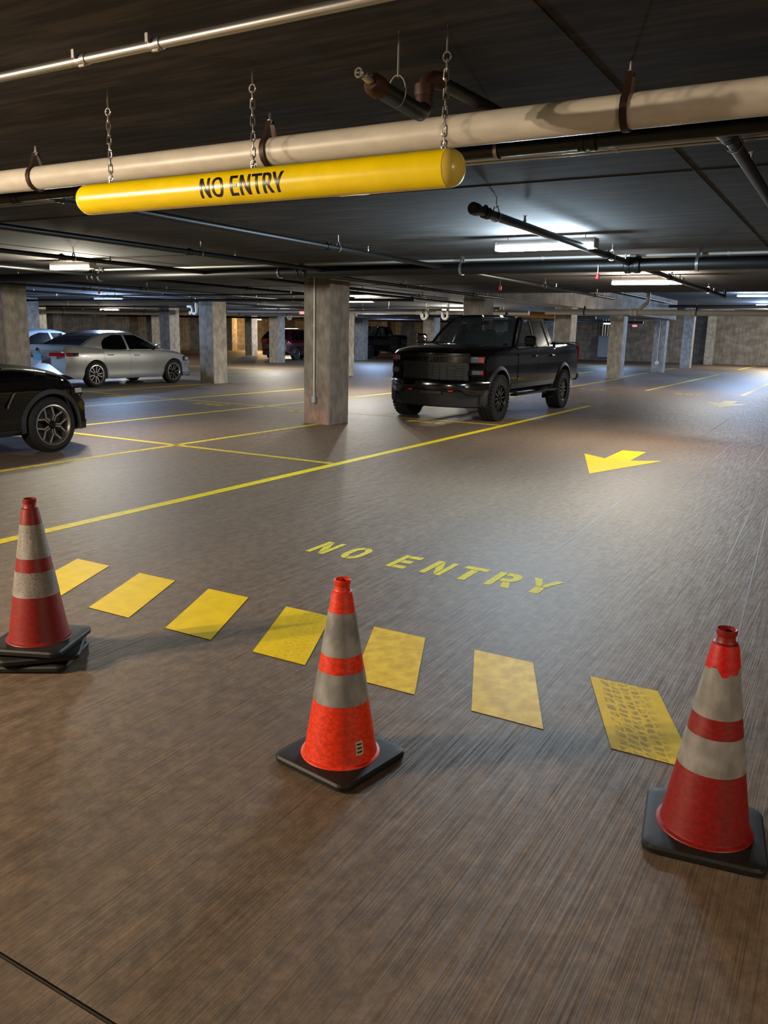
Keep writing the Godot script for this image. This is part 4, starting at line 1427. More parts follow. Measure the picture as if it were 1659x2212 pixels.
func structure() -> void:
	var jz := -1.033
	floor_piece(-43.0, 7.0, -58.6, jz - 0.006, 0.33, "floor", "grey-brown brushed concrete garage floor")
	floor_piece(-43.0, 7.0, jz + 0.006, 8.0, 0.5, "floor", "concrete entrance slab in front of the floor joint")
	struct(wedge_joint(-43.0, 7.0, jz), "floor_joint", M.joint_filler, "dark ragged joint across the concrete floor")
	var w: Material = M.wall_concrete
	struct(MB.new().box(Vector3(-18, 1.7, -58.75), Vector3(50.6, 4.0, 0.3)), "wall_back", w)
	struct(MB.new().box(Vector3(-43.15, 1.7, -25.3), Vector3(0.3, 4.0, 67.2)), "wall_left", w)
	struct(MB.new().box(Vector3(7.15, 1.7, -25.3), Vector3(0.3, 4.0, 67.2)), "wall_right", w)
	struct(MB.new().box(Vector3(-18, 1.7, 8.15), Vector3(50.6, 4.0, 0.3)), "wall_front", w)
	var c: Material = M.ceiling_concrete
	# low slab over the entrance and the stalls; its edge faces the higher far lane
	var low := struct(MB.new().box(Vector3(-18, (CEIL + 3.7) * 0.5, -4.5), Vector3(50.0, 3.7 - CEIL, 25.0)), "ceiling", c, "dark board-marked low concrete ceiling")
	for k in 4:      # thin fins of cement where the form panels met
		put(MB.new().box(Vector3(-5.0, CEIL - 0.002, -4.9 - 3.0 * k), Vector3(22.0, 0.0045, 0.006)), "form_seam", c, low)
	for k in 3:
		put(MB.new().box(Vector3(-0.9 - 3.9 * k, CEIL - 0.002, -8.0), Vector3(0.006, 0.0045, 17.5)), "form_seam", c, low)
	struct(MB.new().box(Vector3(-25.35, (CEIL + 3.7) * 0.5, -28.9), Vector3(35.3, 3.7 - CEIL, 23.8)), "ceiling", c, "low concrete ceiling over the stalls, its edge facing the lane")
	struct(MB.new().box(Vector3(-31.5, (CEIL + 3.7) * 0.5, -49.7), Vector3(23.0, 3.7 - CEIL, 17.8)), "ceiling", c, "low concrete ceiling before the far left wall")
	struct(MB.new().box(Vector3(-6.5, HIGH + 0.18, -37.8), Vector3(27.0, 0.36, 41.6)), "ceiling", c, "higher concrete ceiling over the far lane")
	struct(MB.new().box(Vector3(-7.965, (CEIL - 0.002 + HIGH + 0.02) * 0.5, -28.9), Vector3(0.63, HIGH - CEIL + 0.022, 23.7)), "beam", w, "deep grey concrete beam over the columns behind the pickup")
	# columns
	column(-7.895, -11.68, CEIL, "nearest concrete column, with a thin conduit and pinkish mottling on its base", 0.0, true, 0.58)
	column(-8.0, -18.3, CEIL, "concrete column rising behind the black pickup's roof", 0.0)
	column(-7.97, -25.0, CEIL, "concrete column behind the black pickup's bed", 0.0)
	column(-8.25, -32.6, CEIL, "brownish concrete column right of the black pickup", 0.0)
	column(-8.2, -40.4, CEIL, "concrete column with a vertical conduit and round box", 0.0)
	column(-8.35, -48.5, HIGH, "tall concrete column between the conduit column and the back wall", 0.0)
	column(-8.45, -57.3, HIGH, "tall concrete column standing against the back wall", 0.0)
	column(-16.35, -11.65, CEIL, "concrete column at the left edge behind the black car", 0.0)
	column(-16.37, -18.3, CEIL, "concrete column right of the silver sedan's nose", 0.0)
	column(-16.15, -25.0, CEIL, "concrete column half hidden behind the nearest column", 0.0)
	column(-16.45, -32.6, CEIL, "concrete column seen over the black pickup's mirror", 0.0)
	column(-16.35, -40.4, CEIL, "concrete column hidden behind the black pickup's cab", 0.0)
	column(-16.35, -48.5, CEIL, "concrete column seen past the black pickup's rear window", 0.0)
	column(-24.7, -18.3, CEIL, "bluish concrete column behind the silver sedan's boot", 0.0)
	column(-24.7, -25.0, CEIL, "grey concrete column behind the silver sedan's hood", 0.0)
	column(-25.0, -32.6, CEIL, "concrete column in front of the maroon car", 0.0)
	column(-24.9, -40.4, CEIL, "blue-lit concrete column before the distant dark pickup", 0.0)
	column(-24.7, -48.5, CEIL, "concrete column behind the distant dark pickup's bed", 0.0)
	column(-33.0, -25.0, CEIL, "concrete column behind the silver sedan's rear window", 0.0)
	column(-33.0, -32.6, CEIL, "narrow concrete column over the silver sedan's windshield", 0.0)
	column(-33.0, -40.4, CEIL, "concrete column behind the maroon car's tail", 0.0)
	column(-33.0, -48.5, CEIL, "concrete column hidden behind the nearest column", 0.0)
	column(-41.5, -32.6, CEIL, "concrete column against the left wall over the silver sedan's roof", 0.0)
	column(-41.5, -40.4, CEIL, "concrete column against the left wall behind the sedan's windshield", 0.0)
	column(-41.5, -48.5, CEIL, "concrete column against the left wall left of the maroon car", 0.0)
	column(-33.0, -57.3, CEIL, "concrete column against the back wall above the distant dark pickup", 0.0)
	column(-24.7, -57.3, CEIL, "concrete column against the back wall behind the black pickup's windshield", 0.0)

func services() -> void:
	var iron: Material = M.black_iron
	var emt: Material = M.galvanised
	# conduit nearest the camera
	var c := a_pipe("conduit", "bright steel conduit across the dark ceiling at the top left", "conduit", emt, 2.420, -2.04, -9.0, 3.0, 0.0155, [], [], "steel conduits")
	for x in [-2.03, -2.37]:
		var k := MB.new().lathe([[0.0165, -0.024], [0.0185, -0.022], [0.0185, 0.022], [0.0165, 0.024]], 16, Transform3D(Basis(Vector3(0, 1, 0), Vector3(1, 0, 0), Vector3(0, 0, -1)), Vector3(x + 3.0, 0, 0)))
		k.box(Vector3(x + 3.0, -0.02, 0.004), Vector3(0.03, 0.006, 0.008), 0.002).box(Vector3(x + 2.985, 0.014, 0.022), Vector3(0.016, 0.03, 0.012), 0.002)
		put(k, "coupling", emt, c)
	# cream drain pipe with clevis hangers
	a_pipe("drain_pipe", "large cream drain pipe running behind the hanging yellow bar", "pipe", M.cream_pvc, 2.300, -2.96, -14.0, 4.5, 0.057, [], [(14.0 - 3.83) / 18.5, (14.0 - 2.30) / 18.5, (14.0 - 0.78) / 18.5, 0.28, 0.09, 0.93], "", null, CEIL, M.hanger_brown)
	# black main behind it, with the branch elbow at the right
	a_pipe("sprinkler_pipe", "black sprinkler main behind the cream drain pipe", "pipe", iron, 2.325, -3.42, -12.0, 4.0, 0.032, [(12.0 - 1.05) / 16.0, (12.0 - 1.75) / 16.0, 0.46, 0.2], [0.3, 0.55, 0.66, 0.8], "black sprinkler pipes")
	for q in [[-0.545, -3.42, -5.6, "black sprinkler branch running down at the upper right edge"], [-4.45, -3.42, -17.0, "black sprinkler branch emerging below the yellow bar's middle"], [-6.2, -3.42, -9.1, "black sprinkler branch left of the one below the yellow bar"], [-8.2, -3.42, -17.0, "black sprinkler branch crossing the ceiling above the black car"], [-2.23, -4.97, -16.2, "black capped sprinkler branch crossing in front of the bright strip lights"], [-6.8, -9.1, -17.0, "black sprinkler branch crossing above the black pickup's hood"], [-8.9, -13.4, -20.5, "black sprinkler branch between the nearest column and the next one back"], [-10.4, -3.42, -16.5, "black sprinkler branch above the stall left of the nearest column"], [-12.9, -9.1, -19.5, "black sprinkler branch above the silver sedan's nose"], [-14.6, -9.1, -21.0, "black sprinkler branch between the silver sedan and its neighbouring column"], [-17.2, -9.1, -24.0, "black sprinkler branch above the silver sedan's roof"]]:
		var L: float = q[1] - q[2]
		var hs := []
		var cs := []
		var n := int(L / 3.0)
		for k in n + 1:
			hs.append((0.35 + 3.0 * k) / L if (0.35 + 3.0 * k) < L else 0.97)
			cs.append((0.18 + 3.0 * k) / L if (0.18 + 3.0 * k) < L else 0.93)
		var o := b_pipe("sprinkler_pipe", q[3], "pipe", iron, 2.335, q[0], q[1], q[2], 0.026 if q[0] != -2.23 else 0.030, cs, hs, "black sprinkler pipes")
		if q[0] == -2.23:
			put(MB.new().lathe([[0.040, -0.03], [0.040, 0.025], [0.030, 0.04]], 18, Transform3D(Basis(Vector3(1, 0, 0), Vector3(0, 0, 1), Vector3(0, -1, 0)), Vector3(0, 0, L * 0.5))), "end_cap", iron, o)
			put(MB.new().cyl(Vector3(0, -0.03, -L * 0.5 + 0.03), Vector3(0, 1.0, -L * 0.5 + 0.03), 0.026, 14), "riser", iron, o)
		if q[0] == -0.545:
			put(MB.new().lathe([[0.038, -0.05], [0.040, 0.0], [0.038, 0.05]], 18, Transform3D(Basis(Vector3(1, 0, 0), Vector3(0, 0, 1), Vector3(0, -1, 0)), Vector3(0, 0, L * 0.5 - 0.06))), "elbow_sleeve", iron, o)
		for k in n + 1:      # sprinkler heads
			var zz := L * 0.5 - 0.9 - 3.0 * k
			if zz > -L * 0.5:
				put(MB.new().lathe([[0.010, 0.0], [0.012, 0.02], [0.008, 0.022], [0.008, 0.045], [0.016, 0.047], [0.016, 0.05]], 10, Transform3D(Basis.IDENTITY, Vector3(0, 0.024, zz))), "sprinkler_head", M.bright_steel, o)
	# the second, thicker main and the conduit above it
	a_pipe("sprinkler_pipe", "thick black main crossing above the nearest column", "pipe", iron, 2.318, -9.08, -30.0, 5.0, 0.068, [(30.0 - 10.6) / 35.0, (30.0 - 6.55) / 35.0, (30.0 - 2.2) / 35.0, 0.2], [0.56, 0.66, 0.737, 0.813, 0.866, 0.95], "black sprinkler pipes")
	a_pipe("conduit", "steel conduit above the thick black main, coloured white to look lamp-lit", "conduit", M.white_sheet, 2.425, -9.19, -11.5, 5.0, 0.014, [0.5, 0.62, 0.75], [], "steel conduits", M.white_sheet)  # steel conduit given white, standing in for lamp light on the metal
	for k in 3:
		a_pipe("conduit", ["steel conduit right of the yellow bar, nearest of three side by side", "steel conduit right of the yellow bar, middle of three side by side", "steel conduit right of the yellow bar, farthest of three side by side"][k], "conduit", emt, 2.436 - 0.003 * k, -4.02 - 0.06 * k, -12.0, 4.0, 0.013 - 0.0025 * k, [0.68], [], "steel conduits", emt)
	# drain valve assembly behind the right-hand chain
	var v := thing("drain_valve", "rusty iron drain assembly with a small brass valve behind the chain", "pipe", Vector3(-1.39, 2.3, -2.45))
	put(MB.new().tube([Vector3(0.045, -0.032, 0.21), Vector3(0.030, -0.032, -0.07), Vector3(0.022, -0.028, -0.12), Vector3(0.014, -0.012, -0.155), Vector3(0.010, 0.012, -0.17)], 0.0275, 18), "pipe", iron, v)
	put(MB.new().tube([Vector3(0.010, 0.0, -0.17), Vector3(0.010, 0.045, -0.17), Vector3(0.013, 0.075, -0.18), Vector3(0.025, 0.092, -0.205), Vector3(0.040, 0.094, -0.24)], 0.0295, 18), "elbow", M.rust_iron, v)
	put(MB.new().lathe([[0.033, -0.018], [0.034, 0.0], [0.033, 0.018]], 18, Transform3D(Basis.IDENTITY, Vector3(0.010, 0.052, -0.17))).lathe([[0.033, -0.012], [0.033, 0.012]], 18, Transform3D(Basis.IDENTITY, Vector3(0.010, 0.004, -0.17))), "coupling", M.rust_iron, v)
	put(MB.new().tube([Vector3(0.030, 0.094, -0.22), Vector3(0.075, 0.085, -0.60), Vector3(0.08, 0.083, -0.66)], 0.0225, 18), "branch_pipe", iron, v)
	put(MB.new().tube([Vector3(0.045, -0.032, 0.19), Vector3(0.047, -0.031, 0.225), Vector3(0.049, -0.03, 0.245)], [0.033, 0.032, 0.02], 16), "reducer", M.rust_iron, v)
	put(MB.new().cyl(Vector3(0.049, -0.03, 0.235), Vector3(0.045, -0.02, 0.275), 0.012, 12), "valve", M.bright_steel, v)
	var hw := []
	for k in 12:
		var w := TAU * k / 12
		hw.append(Vector3(0.030 + cos(w) * 0.012, -0.012 + sin(w) * 0.012, 0.28))
	put(MB.new().tube(hw, 0.0035, 6, true).box(Vector3(0.030, -0.012, 0.28), Vector3(0.022, 0.004, 0.004)).cyl(Vector3(0.045, -0.02, 0.272), Vector3(0.030, -0.012, 0.28), 0.004, 8), "handwheel", M.bright_steel, v)
	put(MB.new().cyl(Vector3(0.043, 0.028, 0.07), Vector3(0.043, CEIL - 2.3, 0.07), 0.0035, 8), "rod", M.galvanised, v)
	var loop := []
	for k in 16:
		var w := TAU * k / 16
		loop.append(Vector3(0.040 + cos(w) * 0.031, -0.012 + sin(w) * 0.046, 0.07))
	put(MB.new().tube(loop, 0.0026, 6, true), "ring_hanger", M.galvanised, v)
	# drain pipes with traps in the middle distance
	var dr := a_pipe("drain_pipe", "cream drain pipe crossing in front of the far columns at the right", "pipe", M.grey_pvc, 2.22, -22.0, -7.6, 6.0, 0.075, [(7.6 - 5.2) / 13.6, (7.6 - 3.75) / 13.6], [0.08, 0.29, 0.45, 0.62], "", M.white_pvc, HIGH, M.hanger_brown)
	put(MB.new().tube([Vector3(-4.32, 0.04, 0), Vector3(-4.10, 0.22, 0), Vector3(-4.07, 0.30, 0), Vector3(-4.07, HIGH - 2.22, 0)], 0.05, 14), "riser", M.white_pvc, dr)
	a_pipe("drain_pipe", "pale drain pipe with traps right of the nearest column", "pipe", M.grey_pvc, 2.20, -22.6, -19.5, -8.3, 0.06, [0.3, 0.68], [0.2, 0.5, 0.75], "", M.white_pvc)
	for q in [[-11.55, -22.4, "white trap pipe at the end of the pale drain pipe"], [-10.6, -21.9, "white trap pipe next to the column behind the pickup"], [-17.6, -18.9, "white trap pipe left of the column by the sedan's nose"], [-19.3, -26.0, "white trap pipe left of the nearest column by the red exit sign"]]:
		var tr := thing("trap_pipe", q[2], "pipe", Vector3(q[0], 2.10, q[1]), 0.0, "white drain traps")
		var path := [Vector3(-0.30, 0.11, 0), Vector3(-0.14, 0.11, 0), Vector3(-0.115, 0.06, 0), Vector3(-0.11, 0.0, 0)]
		for k in 9:
			var w := PI + PI * k / 8.0
			path.append(Vector3(cos(w) * 0.085 - 0.025, sin(w) * 0.085 - 0.02, 0))
		path.append_array([Vector3(0.06, 0.16, 0), Vector3(0.06, CEIL - 2.10, 0)])
		put(MB.new().tube(path, 0.042, 14), "pipe", M.white_pvc, tr)
		put(MB.new().lathe([[0.052, -0.04], [0.052, 0.04]], 14, Transform3D(Basis.IDENTITY, Vector3(0.06, 0.12, 0))), "coupling", M.white_pvc, tr)
	a_pipe("drain_pipe", "pinkish cream drain pipe above the silver sedan", "pipe", M.cream_pvc, 2.20, -26.0, -42.0, -24.5, 0.075, [0.45, 0.7], [0.4, 0.55, 0.7, 0.85], "", null, CEIL, M.hanger_brown)
	a_pipe("drain_pipe", "grey drain pipe in the distance left of the nearest column", "pipe", M.grey_pvc, 2.20, -25.6, -23.8, -16.0, 0.075, [0.45], [0.3, 0.6, 0.9], "", null, CEIL, M.hanger_brown)
	# thin runs in the distance
	for q in [[-13.6, 2.27, 0.016, -26.0, -8.3, "thin dark pipe crossing behind the nearest column"], [-15.6, 2.25, 0.03, -40.0, -8.3, "black pipe crossing above the distant columns"], [-20.4, 2.25, 0.03, -42.0, -8.3, "black pipe crossing above the maroon car"], [-29.5, 2.25, 0.05, -42.0, -8.3, "black main crossing far behind the sedan"], [-37.0, 2.25, 0.05, -42.0, -8.3, "black main crossing before the far left wall"]]:
		a_pipe("sprinkler_pipe", q[5], "pipe", iron, q[1], q[0], q[3], q[4], q[2], [0.3, 0.6, 0.8], [0.2, 0.5, 0.7, 0.9], "black sprinkler pipes")
	for q in [[-30.2, 2.22, 0.03, -42.5, -26.0, "white conduit hung in the distance above the sedan's roof"], [-31.0, 2.24, 0.03, -25.5, -16.8, "white conduit hung in the distance left of the maroon car"], [-38.0, 2.25, 0.03, -30.0, -17.0, "white conduit hung above the distant dark pickup"]]:
		a_pipe("conduit", q[5], "conduit", M.white_pvc, q[1], q[0], q[3], q[4], q[2], [0.4], [0.2, 0.5, 0.8], "steel conduits")
	a_pipe("sprinkler_pipe", "black main crossing the far lane under the high ceiling", "pipe", iron, 3.0, -38.5, -7.6, 6.0, 0.06, [0.3, 0.6], [0.3, 0.6, 0.9], "black sprinkler pipes", null, HIGH)
	b_pipe("sprinkler_pipe", "pipe hung along the beam face over the far lane", "pipe", iron, 3.12, -7.45, -17.3, -38.3, 0.03, [0.3, 0.6], [0.2, 0.5, 0.8], "black sprinkler pipes", null, HIGH)
	# red tags and exit signs
	for q in [[-2.55, 2.20, -9.0, "small red tag hanging on the thick black main under the strip light"], [-12.9, 2.20, -11.2, "small red tag on a pipe left of the sedan's light"], [-4.45, 2.20, -10.9, "small red tag on the branch beside the capped pipe's end"]]:
		var o := thing("pipe_tag", q[3], "tag", Vector3(q[0], q[1], q[2]), 0.0, "red tags on the pipes")
		put(MB.new().box(Vector3(0, 0, 0), Vector3(0.035, 0.06, 0.03), 0.006), "body", M.red_tag, o)
		put(MB.new().cyl(Vector3(0, 0.02, 0), Vector3(0, 0.12, 0), 0.004, 6), "hook", M.bright_steel, o)
	for q in [[-15.6, 2.13, -21.7, "small red lit exit sign beside the nearest column"], [-8.9, 2.12, -38.0, "small red lit exit sign under the beam at the right"]]:
		var o := thing("exit_sign", q[3], "exit sign", Vector3(q[0], q[1], q[2]), 0.5, "lit exit signs")
		put(MB.new().box(Vector3.ZERO, Vector3(0.22, 0.10, 0.04), 0.008), "housing", M.white_sheet, o)
		put(MB.new().box(Vector3(0, 0, 0.023), Vector3(0.18, 0.05, 0.006)), "sign_face", M.exit_glow, o)
		put(MB.new().cyl(Vector3(0, 0.08, 0), Vector3(0, CEIL - q[1], 0), 0.008, 8), "stem", M.white_sheet, o)
		var l := OmniLight3D.new()
		l.name = "sign_lamp"; l.light_color = Color(1.0, 0.12, 0.08); l.light_energy = 0.03; l.light_size = 0.1; l.shadow_enabled = true; l.omni_range = 60.0; l.omni_attenuation = 2.0
		l.position = Vector3(0, 0, 0.16)
		o.add_child(l)
	# conduit and box on the nearest column
	var k1 := thing("conduit", "thin vertical conduit with an outlet box on the nearest column", "conduit", Vector3(-7.93, 0, -11.38), 0.0, "steel conduits")
	put(MB.new().cyl(Vector3(0, 0.47, 0.02), Vector3(0, CEIL, 0.02), 0.0125, 10), "pipe", M.white_sheet, k1)
	put(MB.new().box(Vector3(0, 0.42, 0.028), Vector3(0.075, 0.115, 0.055), 0.008), "outlet_box", M.panel_grey, k1)
	for yy in [1.65, 1.95]:
		put(MB.new().lathe([[0.0165, -0.02], [0.0165, 0.02]], 10, Transform3D(Basis.IDENTITY, Vector3(0, yy, 0.02))), "coupling", M.white_sheet, k1)
	var k2 := thing("conduit", "white vertical conduit ending in a round box on the blue-grey column", "conduit", Vector3(-8.2, 0, -40.1), 0.0, "steel conduits")
	put(MB.new().cyl(Vector3(0, 0.5, 0.03), Vector3(0, CEIL, 0.03), 0.022, 10), "pipe", M.white_sheet, k2)
	put(MB.new().lathe([[0.10, 0.0], [0.10, 0.05], [0.08, 0.06]], 18, Transform3D(Basis(Vector3(1, 0, 0), Vector3(0, 0, 1), Vector3(0, -1, 0)), Vector3(0, 0.45, 0.0))), "round_box", M.white_sheet, k2)
	# electrical panel, its conduits and the bollard
	var pb := thing("electrical_panel", "grey electrical cabinet with four conduits on the back wall", "electrical panel", Vector3(-15.6, 0, -58.5))
	put(MB.new().box(Vector3(0, 0.95, 0.12), Vector3(1.05, 1.5, 0.24), 0.02), "cabinet", M.panel_grey, pb)
	put(MB.new().box(Vector3(0, 0.95, 0.245), Vector3(0.95, 1.4, 0.015), 0.004), "door", M.panel_grey, pb)
	for k in 4:
		put(MB.new().cyl(Vector3(-0.27 + 0.18 * k, 1.68, 0.12), Vector3(-0.27 + 0.18 * k, HIGH, 0.12), 0.035, 10), "conduit_pipe", M.bright_steel, pb)
	var bo := thing("bollard", "short yellow bollard beside the electrical cabinet", "bollard", Vector3(-14.15, 0, -56.6))
	put(MB.new().lathe([[0.09, 0.0], [0.09, 1.08], [0.075, 1.14], [0.03, 1.17]], 20), "post", M.bollard_yellow, bo)

func hanging_bar() -> void:
	var r := 0.0575
	var bar := thing("clearance_bar", "yellow hanging bar reading NO ENTRY in black, held by three chains", "height bar", Vector3(-1.97, 2.053, -2.40))
	put(MB.new().cyl(Vector3(-0.82, 0, 0), Vector3(0.80, 0, 0), r, 40), "tube", M.bar_yellow, bar, 30.0)
	put(dome(-0.82, -1.0, r), "end_cap", M.bar_yellow, bar, 60.0)
	put(dome(0.802, 1.0, r * 1.004), "end_cap", M.bar_cap, bar, 60.0)
	bar_lettering(bar, r, 0.015, 0.375)
	for x in [-2.66, -1.94, -1.19]:
		var e := []
		for k in 12:
			var w := TAU * k / 12
			e.append(Vector3(x + 1.97 + cos(w) * 0.010, r + 0.016 + sin(w) * 0.010, 0))
		put(MB.new().tube(e, 0.003, 6, true).lathe([[0.012, 0.0], [0.012, 0.006], [0.005, 0.008], [0.005, 0.012]], 12, Transform3D(Basis.IDENTITY, Vector3(x + 1.97, r - 0.001, 0))), "eyelet", M.bright_steel, bar)
	chain(Vector3(-2.66, CEIL, -2.40), 2.053 + r + 0.02, "leftmost steel chain holding the NO ENTRY bar")
	chain(Vector3(-1.94, CEIL, -2.40), 2.053 + r + 0.02, "middle steel chain holding the NO ENTRY bar")
	chain(Vector3(-1.19, CEIL, -2.40), 2.053 + r + 0.02, "steel chain holding the NO ENTRY bar, in front of the rusty pipe")
	# a second bar far off
	var b2 := thing("clearance_bar", "distant yellow hanging bar above the black pickup's cab", "height bar", Vector3(-9.75, 2.27, -26.6), 1.15)
	put(MB.new().cyl(Vector3(-1.5, 0, 0), Vector3(1.5, 0, 0), 0.10, 24), "tube", M.bollard_yellow, b2, 30.0)
	for s in [-1.0, 1.0]:
		put(dome(1.5 * s, s, 0.10), "end_cap", M.bollard_yellow, b2, 60.0)
		put(MB.new().cyl(Vector3(1.2 * s, 0.09, 0), Vector3(1.2 * s, CEIL - 2.275, 0), 0.008, 6), "chain", M.bright_steel, b2)

func marks() -> void:
	tread_paint("tread_worn", Color(0.94, 0.81, 0.20), Color(0.66, 0.56, 0.22), Vector2(0.12, 0.84), 0.9, 3)  # base yellow paled too, with lamp sheen put into it
	tread_paint("tread_faint", Color(0.95, 0.82, 0.035), Color(0.86, 0.71, 0.04), Vector2(0.40, 1.0), 0.7, 8)
	# seven slanted blocks across the lane
	var names := ["bright yellow painted block nearest the lane line, partly behind the stacked cones", "second yellow painted block from the stacked cones", "third yellow painted block from the stacked cones", "yellow painted block with a faint tire print left of the middle cone", "yellow painted block paled by painted lamp sheen, right behind the middle cone", "scuffed yellow painted block paled by painted lamp sheen, between the middle cone and the tire-printed block", "yellow painted block paled by painted lamp sheen, with a dark tire print beside the lone red cone"]
	for i in 7:
		var x0 := -4.43 + 0.589 * i
		var m: Material = [M.yellow_paint, M.yellow_paint, M.yellow_paint, M.tread_faint, M.sheen_yellow_paint, M.sheen_yellow_paint, M.tread_worn][i]
		var p := [[x0, -3.54], [x0 + 0.31, -3.545], [x0 + 0.58, -2.915], [x0 + 0.265, -2.91]]
		var o := uv_plate(p, 0.002, m, "painted_block", self)
		tag(o, names[i], "floor marking", "yellow painted blocks across the lane")
	# NO ENTRY on the floor
	var t := thing("floor_lettering", "worn yellow stencilled words NO ENTRY on the floor", "lettering", Vector3(-2.35, 0, -4.75))
	var at := {0: ["N", -3.275, 0.155], 1: ["O", -3.01, 0.155], 2: ["E", -2.61, 0.145], 3: ["N", -2.35, 0.155], 4: ["T", -2.13, 0.17], 5: ["R", -1.885, 0.175], 6: ["Y", -1.65, 0.20]}
	for i in 7:
		var b := MB.new()
		for poly in letter(at[i][0]):
			var p := []
			for q in poly:
				p.append([at[i][1] + 2.35 + q[0] * at[i][2], 0.165 - q[1] * 0.315])
			var f := flat(p, 0.0015)
			b.add(f.v, f.t)
		put(b, "letter", M.letter_paint, t)
	# arrows
	one(flat([[-3.06, -10.82], [-2.71, -10.56], [-2.71, -11.50], [-2.39, -11.52], [-2.38, -10.56], [-2.02, -10.80], [-2.53, -9.22]]), "painted_arrow", M.yellow_paint, "big yellow lane arrow nearest the words NO ENTRY", "floor marking", "yellow lane arrows")
	one(flat([[-3.24, -22.3], [-2.87, -22.0], [-2.86, -23.0], [-2.57, -23.05], [-2.56, -22.05], [-2.19, -22.3], [-2.65, -20.45]]), "painted_arrow", M.yellow_paint, "distant yellow lane arrow near the right edge", "floor marking", "yellow lane arrows")
	one(flat([[-3.10, -10.84], [-3.07, -10.80], [-2.55, -9.19], [-2.50, -9.19], [-1.93, -10.86], [-2.00, -10.80], [-2.50, -9.13], [-2.60, -9.13]], 0.0008), "paint_residue", M.chalk, "pale scuffed edge round the nearest lane arrow", "floor marking")
	# lines
	var P: Material = M.line_paint
	var O: Material = M.old_line_paint
	floor_line(-5.25, 2.0, -5.25, -18.7, 0.115, P, "long bright yellow lane line passing beside the black pickup")
	floor_line(-13.6, -8.0, -5.30, -8.0, 0.10, O, "yellow stall line crossing in front of the black car at the left")
	floor_line(-7.87, -3.6, -7.87, -11.36, 0.10, O, "yellow stall line running to the nearest column")
	floor_line(-10.62, -8.05, -10.55, -19.0, 0.10, P, "yellow stall line left of the nearest column, passing behind it")
	floor_line(-13.15, -8.05, -13.05, -19.0, 0.10, P, "yellow stall line in front of the silver sedan, nearer of two")
	floor_line(-16.05, -12.0, -16.2, -18.0, 0.10, O, "faded yellow stall line just beside the silver sedan")
	floor_line(-16.4, -13.45, -5.30, -13.35, 0.10, O, "yellow cross line from the sedan to the black pickup's front wheels")
	floor_line(-7.85, -13.4, -7.9, -18.0, 0.10, O, "stall line under the black pickup's far side")
	floor_line(-7.62, -19.5, -8.0, -32.3, 0.10, O, "pale line from the black pickup's tail to the brownish column")
	floor_line(-5.48, -25.6, -5.48, -40.8, 0.11, O, "yellow line in the far lane right of the pickup")
	floor_line(-2.75, -25.6, -2.75, -34.0, 0.12, O, "pale line at the right edge of the far lane")
	floor_line(-5.6, -48.6, -5.6, -58.2, 0.12, O, "short yellow line before the back wall")
	floor_line(-8.2, -33.0, -8.5, -40.0, 0.10, O, "yellow line between the brownish column and the conduit column")
	floor_line(-4.7, -44.8, 0.0, -44.7, 0.12, O, "yellow cross line in the far lane at the right edge")
	floor_line(-8.6, -41.0, -8.7, -48.0, 0.10, O, "yellow line between the two farther columns")
	floor_line(-12.6, -40.5, -12.6, -48.0, 0.12, O, "yellow stall line before the back wall near the cabinet")
	floor_line(-10.6, -27.0, -10.6, -38.0, 0.12, O, "pale stall line behind the black pickup")
	floor_line(-24.0, -22.0, -16.6, -21.6, 0.12, O, "yellow cross line beyond the sedan's nose")
	floor_line(-20.0, -22.1, -20.2, -26.0, 0.12, O, "yellow stall line beyond the sedan, toward the maroon car")
	floor_line(-30.0, -26.0, -17.0, -26.4, 0.14, O, "pale cross line before the maroon car")
	# stall numbers
	var nums := [["354", -6.55, -12.95, "faded stencilled stall number in front of the black pickup"], ["353", -11.7, -12.95, "yellow stencilled stall number beside the nearest column"], ["352", -14.5, -13.05, "yellow stencilled stall number before the silver sedan"], ["355", -9.3, -12.95, "stencilled stall number half hidden by the nearest column"], ["364", -6.9, -24.9, "worn stall number in the far lane beside the pickup's tail"], ["365", -4.1, -24.9, "worn stall number in the far lane by the distant arrow"], ["342", -12.4, -18.6, "stencilled stall number in the row beyond the nearest column"]]
	for q in nums:
		var n := put_mesh(text_mesh(q[0], 0.30, 0.002), "stall_number", O, self)
		n.rotation = Vector3(-PI / 2, PI, 0)
		n.position = Vector3(q[1], 0.0018, q[2])
		n.scale = Vector3(1.25, 1.0, 1.0)
		tag(n, q[3], "floor marking", "stencilled stall numbers")
	# pale scratches left by a dragged blade
	var sc := [[-0.62, -6.0, -0.75, -10.6], [-1.45, -8.9, -1.50, -13.6], [-0.95, -9.6, -1.02, -14.4], [-2.05, -14.2, -2.1, -18.8], [-0.35, -4.2, -0.55, -8.4], [-1.75, -5.6, -1.83, -8.2], [-1.2, -14.0, -1.23, -19.0]]
	for i in sc.size():
		var q: Array = sc[i]
		var w := 0.006
		one(flat([[q[0] - w, q[1]], [q[0] + w, q[1]], [q[2] + w * 0.6, q[3]], [q[2] - w * 0.6, q[3]]], 0.0006), "floor_scratch", M.chalk, ["pale scratch running up from beside the Y of NO ENTRY", "pale scratch right of the nearest lane arrow, first of two beside its tip", "pale scratch right of the nearest lane arrow, second of two beside its tip", "pale scratch between the two lane arrows", "pale scratch closest to the lone red cone", "short pale scratch between NO ENTRY and the nearest lane arrow", "pale scratch just below the distant lane arrow"][i], "scratch", "pale scratches on the lane floor")

